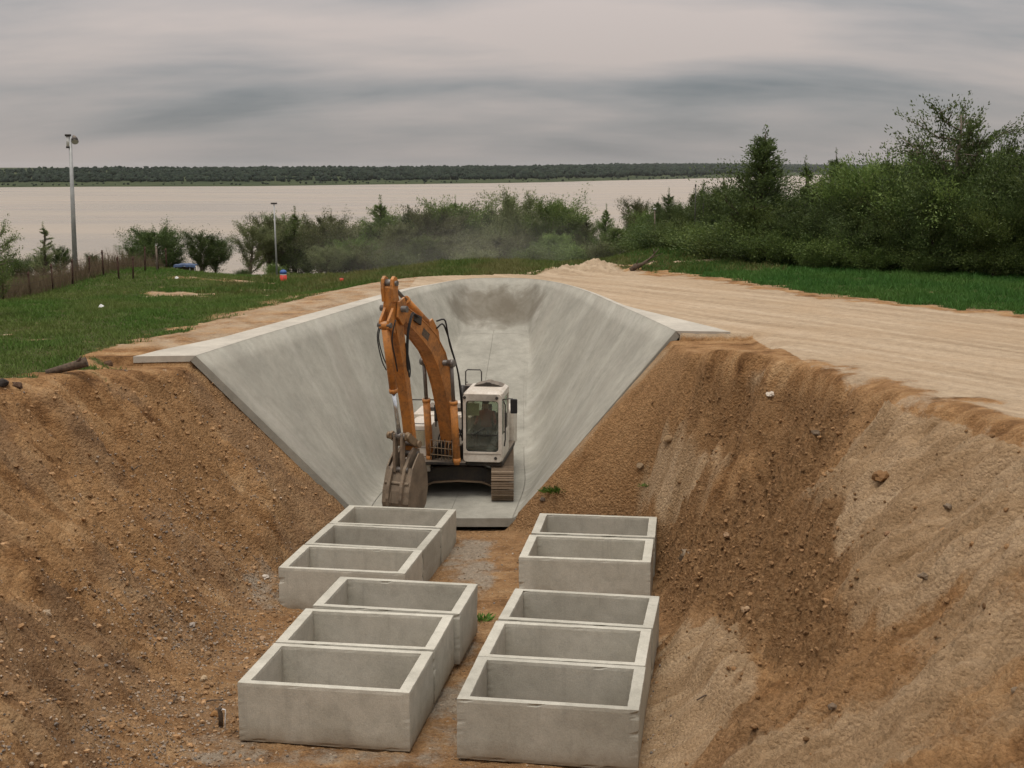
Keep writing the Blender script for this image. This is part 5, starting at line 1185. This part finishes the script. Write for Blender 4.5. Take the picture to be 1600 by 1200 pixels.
# ------------------------------------------------------------------ poles
def lean_pole(nm, base, top, r0, r1, label, mat='pole'):
    b, t_ = Vector(base), Vector(top); root = empty(nm, b); tag(root, label, 'pole'); MB(b).tube([b - Vector((0, 0, .3)), b.lerp(t_, .5), t_], [r0, (r0 + r1) / 2, r1], 12).build('shaft', M[mat], root); return root
x, y, z = drop(118, 431); tp = at(109.5, 213, y); p1 = lean_pole('lamp_pole', (x, y, z), tp, .13, .075, 'tall leaning grey lamp pole with a floodlight on top behind the fence'); b = Vector((x, y, z)); tp = Vector(tp)
MB(b).tube([tp + Vector((-.10, 0, -.48)), tp + Vector((-.10, 0, .02))], .095, 12).build('ballast_can', M['whitep'], p1); MB(b).tube([tp + Vector((-.10, 0, .0)), tp + Vector((-.10, 0, .10))], .15, 12).build('can_cap', M['black'], p1); MB(b).tube([tp + Vector((-.10, 0, -.56)), tp + Vector((-.10, 0, -.46))], .12, 12).build('can_base', M['black'], p1)
MB(b).tube([tp + Vector((0, 0, -.14)), tp + Vector((.22, -.05, -.1))], .03, 8).build('bracket', M['black'], p1)
fl1 = MB(b).tube([tp + Vector((.18, -.02, .0)), tp + Vector((.28, -.18, -.12)), tp + Vector((.32, -.30, -.26))], [.07, .13, .17], 14).build('floodlight', M['black'], p1); MB(b).tube([tp + Vector((.32, -.30, -.26)), tp + Vector((.325, -.315, -.275))], .155, 14).build('lens', M['lamp'], fl1)
x, y, z = drop(433, 434); tp = Vector(at(428, 319, y)); p2 = lean_pole('lamp_pole', (x, y, z), tp, .06, .035, 'slim grey pole with a small crossbar in front of the pale ragged tree', 'pole'); b = Vector((x, y, z)); MB(b).box(tp + Vector((0, 0, .04)), (.34, .1, .09)).build('crossbar', M['steel'], p2, .01)
Y = 73.5; bx_ = at(1024, 372, Y); tx_ = at(1023, 327, Y); zg = float(height(np.array([bx_[0]]), np.array([Y]))[0])
p3 = lean_pole('marker_post', (bx_[0], Y, zg), tx_, .04, .035, 'short pale post against the dark trees beside the heap of sand', 'palebark'); MB(Vector((bx_[0], Y, zg))).box(Vector(tx_) + Vector((0, 0, .03)), (.15, .12, .06)).build('cap', M['whitep'], p3)
for px_, ty, Yq, lab in ((1087, 290, 69, 'thin mast with a small head above the trees, nearer the heap of sand'), (1100, 288, 68.5, 'thin mast with a small head above the trees, nearer the juniper')):
    tx_ = Vector(at(px_, ty, Yq)); zg = float(height(np.array([tx_.x]), np.array([Yq]))[0]); pm_ = lean_pole('mast', (tx_.x, Yq, zg), tx_, .035, .025, lab, 'steel'); MB(Vector((tx_.x, Yq, zg))).tube([tx_ - Vector((0, 0, .05)), tx_ + Vector((0, 0, .08))], .04, 8).build('head', M['steel'], pm_)
x, y, z = (-18.0, 66.6, float(height(np.array([-18.0]), np.array([66.6]))[0])); g1 = lean_pole('gate_post', (x, y, z), (x, y, z + 1.25), .045, .045, 'short grey pipe post near the far end of the rusty fence', 'palebark'); MB(Vector((x, y, z))).tube([(x, y, z + 1.25), (x, y, z + 1.29)], .052, 10).build('cap', M['pole'], g1)

# ------------------------------------------------------------------ small things
# blue tarp on a low frame
x, y = -17.6, 71.0; z = float(height(np.array([x]), np.array([y]))[0]); tr_ = empty('tarp_shelter', (x, y, z)); tr_.scale = (.62, .62, .6); tag(tr_, 'low frame covered with a blue tarp beyond the grassy hump', 'tarp shelter')
n = 9; V = []; 
for j in range(5):
    for i in range(n):
        u, v = i / (n - 1) * 2 - 1, j / 4 * 2 - 1; V.append((u * .95, v * .7, .80 - .10 * u * u - .08 * v * v + .03 * math.sin(i * 2.1 + j * 1.3)))
m = MB(); m.add(V, [(j * n + i, j * n + i + 1, (j + 1) * n + i + 1, (j + 1) * n + i) for j in range(4) for i in range(n - 1)], True)
for i in range(n - 1):
    a, b_ = Vector(V[i]), Vector(V[i + 1]); dz = Vector((0, -.05, -.17 - .04 * math.sin(i * 3))); dz2 = Vector((0, -.05, -.17 - .04 * math.sin(i * 3 + 3))); m.add([a, b_, b_ + dz2, a + dz], [(0, 1, 2, 3)])
o = m.build('tarp', M['tarp'], tr_); sol = o.modifiers.new('thick', 'SOLIDIFY'); sol.thickness = .012
for qx, qy in ((-.86, -.6), (.86, -.6), (-.86, .6), (.86, .6), (0.45, -.62)): MB().tube([(qx, qy, -.25), (qx, qy, .62)], .025, 8).build('leg', M['whitep'], tr_)
MB().box((.0, .1, .2), (1.4, .8, .5)).build('shade_block', M['deadwood'], tr_, .02)  # dark block added to stand for the shaded interior under the tarp
# red and blue drum
x, y, z = drop(443, 441); dr_ = empty('drum', (x, y, z)); tag(dr_, 'red drum with a white band and blue lid standing on the grass', 'drum')
MB().tube([(0, 0, -.02), (0, 0, .04), (0, 0, .38)], [.17, .18, .18], 16).build('body', M['redp'], dr_); MB().tube([(0, 0, .381), (0, 0, .44)], .175, 16).build('band', M['whitep'], dr_); MB().tube([(0, 0, .441), (0, 0, .58), (0, 0, .64)], [.18, .175, .10], 16).build('lid', M['bluep'], dr_); MB().tube([(-.1, 0, .63), (0, 0, .68), (.1, 0, .63)], .015, 6).build('handle', M['bluep'], dr_)
x, y, z = drop(534, 441); bk_ = empty('bucket', (x, y, z)); tag(bk_, 'small red bucket left on the sandy track', 'bucket'); MB().tube([(0, 0, 0), (0, 0, .2)], [.085, .11], 12).build('body', M['redp'], bk_); MB().tube([(-.1, 0, .19), (-.07, 0, .28), (.07, 0, .28), (.1, 0, .19)], .008, 5).build('handle', M['steel'], bk_)
# log on the crest
x, y, z = drop(112, 585); lg_ = MB(); P_ = [(-.55, -.12, -.02), (-.25, -.05, .06), (.1, .03, .14), (.34, .08, .22)]; lg_.tube(P_, [.075, .085, .105, .12], 9); o = lg_.build('log', M['deadwood'], None, 0, (x, y, z + .05)); tag(o, 'broken log lying on the crest of the brown bank', 'log')
MB().tube([(.1, .03, .16), (.2, -.02, .28), (.26, -.03, .36)], [.05, .035, .012], 7).build('stub', M['deadwood'], o)
# dead branch on the heap of sand
x, y, z = 5.8, 60.4, float(height(np.array([5.8]), np.array([60.4]))[0]); dbm = MB(); dbm.tube([(-.35, 0, -.05), (-.1, 0, .15), (.2, 0, .25), (.55, .1, .5), (.95, .1, .95)], [.12, .14, .08, .04, .012], 7)
o = dbm.build('dead_branch', M['deadwood'], None, 0, (x, y, z)); tag(o, 'dark dead branch sticking out of the heap of sand', 'branch')
for q in ([(.2, 0, .25), (.5, -.1, .35), (.9, -.15, .42)], [(.55, .1, .5), (.75, 0, .6), (1.15, 0, .75)], [(-.1, 0, .15), (-.05, -.1, .4), (.1, -.12, .55)], [(.75, .1, .72), (.7, .1, .95)]): MB().tube(q, [.04, .02, .006][:len(q)], 5).build('twig', M['deadwood'], o)
# bent white wire and a stake by the nearest box
x, y, z = drop(352, 1148); o = MB().tube([(0, 0, -.03), (.005, 0, .2), (0.02, 0, .40), (.012, 0, .425), (-.03, .01, .43), (-.055, .02, .40)], .011, 6).build('bent_wire', M['whitep'], None, 0, (x, y, z)); tag(o, 'bent white wire standing up beside the nearest concrete box', 'wire')
x, y, z = drop(345, 1138); o = MB().tube([(0, 0, -.05), (.01, .0, .18), (-.01, .01, .34), (.0, .0, .36)], [.04, .043, .04, .03], 7).build('wooden_stake', M['deadwood'], None, 0, (x, y, z)); tag(o, 'weathered wooden stake beside the bent white wire', 'stake')
# weeds
def weed(nm, px_, py_, n, s, cols, lab):
    x, y, z = drop(px_, py_); rq = np.random.RandomState(px_); P = rq.randn(n, 3) * np.array([s * .55, s * .4, s * .1]); P[:, 2] = np.abs(P[:, 2]); D = P * 1.5 + np.array([0, 0, s * .6]) + rq.randn(n, 3) * s * .4; L = s * (.35 + .5 * rq.rand(n))
    root = empty(nm, (x, y, z)); tag(root, lab, 'plant'); me = leaf_mesh('leaves', P, D, L, L * .28, rq.rand(n)); link('leaves', me, M['weedleaf'], root)
    m = MB(); [m.tube([(0, 0, -.03), tuple(P[i] * .6 + np.array([0, 0, s * .3]))], [.008, .003], 4, False) for i in range(8)]; m.build('stem', M['weedleaf'], root)
M['weedleaf'] = mat_leaf('weed_leaf', [(0.0, (.04, .08, .012)), (.5, (.07, .14, .02)), (1.0, (.12, .20, .035))])
weed('weed', 867, 776, 200, .24, None, 'bright green weed growing on the bank beside the concrete basin'); weed('weed', 752, 970, 120, .22, None, 'small green weed in the gap between the two rows of boxes'); weed('weed', 1010, 772, 40, .14, None, 'tiny sprig on the bank above the rear pair of boxes')
for i, (px_, py_, lab) in enumerate(((158, 481, 'white scrap lying in the middle of the grassy field'), (408, 434, 'white scrap beyond the grass left of the red drum'), (276, 436, 'white lump beside the blue tarp'))):
    x, y, z = drop(px_, py_); m = MB(); m.add([(-.09, -.05, 0), (.08, -.06, .02), (.1, .05, .06), (-.07, .06, .09), (0, 0, .13)], [(0, 1, 4), (1, 2, 4), (2, 3, 4), (3, 0, 4), (3, 2, 1, 0)]); tag(m.build('litter_scrap', M['whitep'], None, 0, (x, y, z + .02)), lab, 'litter')
# sticks and straws strewn on the banks
for i, (px_, py_, a, l_) in enumerate(((215, 733, 1.2, .35), (330, 1100, .1, .55), (275, 1100, 1.4, .25), (1100, 1105, .5, .3), (325, 1035, 1.3, .3))):
    x, y, z = drop(px_, py_); d = Vector((math.cos(a), math.sin(a), .12)) * l_ / 2; o = MB().tube([-d, d * .1 + Vector((.0, .0, .03)), d], [.012, .014, .006], 5).build('dry_stick', M['deadwood'], None, 0, (x, y, z + .03)); tag(o, ['dry stick upright in the middle of the brown bank', 'long dry stick lying on the gravel near the white wire', 'short pale stick left of the long dry stick', 'dry stick on the smooth crust', 'dry straw in the gravel apron behind the nearest box'][i], 'stick')

# ------------------------------------------------------------------ air: thin haze over the lake, dust blown up beyond the basin
def mat_air(name, col, dens, g):
    t = NT(name); t.t.nodes.remove(t.b); v = t.n('ShaderNodeVolumePrincipled'); v.inputs['Color'].default_value = (*col, 1); v.inputs['Density'].default_value = dens; v.inputs['Anisotropy'].default_value = g
    t.t.links.new(v.outputs[0], t.out.inputs['Volume']); return t.m
m = MB(); m.box((0, 6650, 18), (28600, 14200, 84)); haze = m.build('haze', mat_air('lake_haze', (.86, .90, .95), 1.4e-5, .1)); tag(haze, 'thin haze over the lake', kind='stuff')
def mat_dust():
    t = NT('blown_dust'); t.t.nodes.remove(t.b); v = t.n('ShaderNodeVolumePrincipled'); v.inputs['Color'].default_value = (.985, .955, .89, 1); P = t.obj()
    ln = t.n('ShaderNodeVectorMath', operation='LENGTH'); t.t.links.new(P, ln.inputs[0]); f = t.math('SUBTRACT', 1.0, ln.outputs['Value'], True)
    nz = t.ramp(t.noise(t.mapv(P, (2.2, 1, .8)), 1.3, 3, .6), [(.3, .25), (.7, 1.0)])
    t.set(v.inputs['Density'], t.math('MULTIPLY', t.math('MULTIPLY', f, nz), .036)); t.t.links.new(v.outputs[0], t.out.inputs['Volume']); return t.m
v, f = ico(3); dust = link('dust', np_mesh('dust', v, f, True), mat_dust(), None, (-3.4, 82.5, 3.2)); dust.scale = (12, 5, 4.2); tag(dust, 'drifting dust in front of the tree belt', kind='stuff')
scene.cycles.volume_bounces = 1
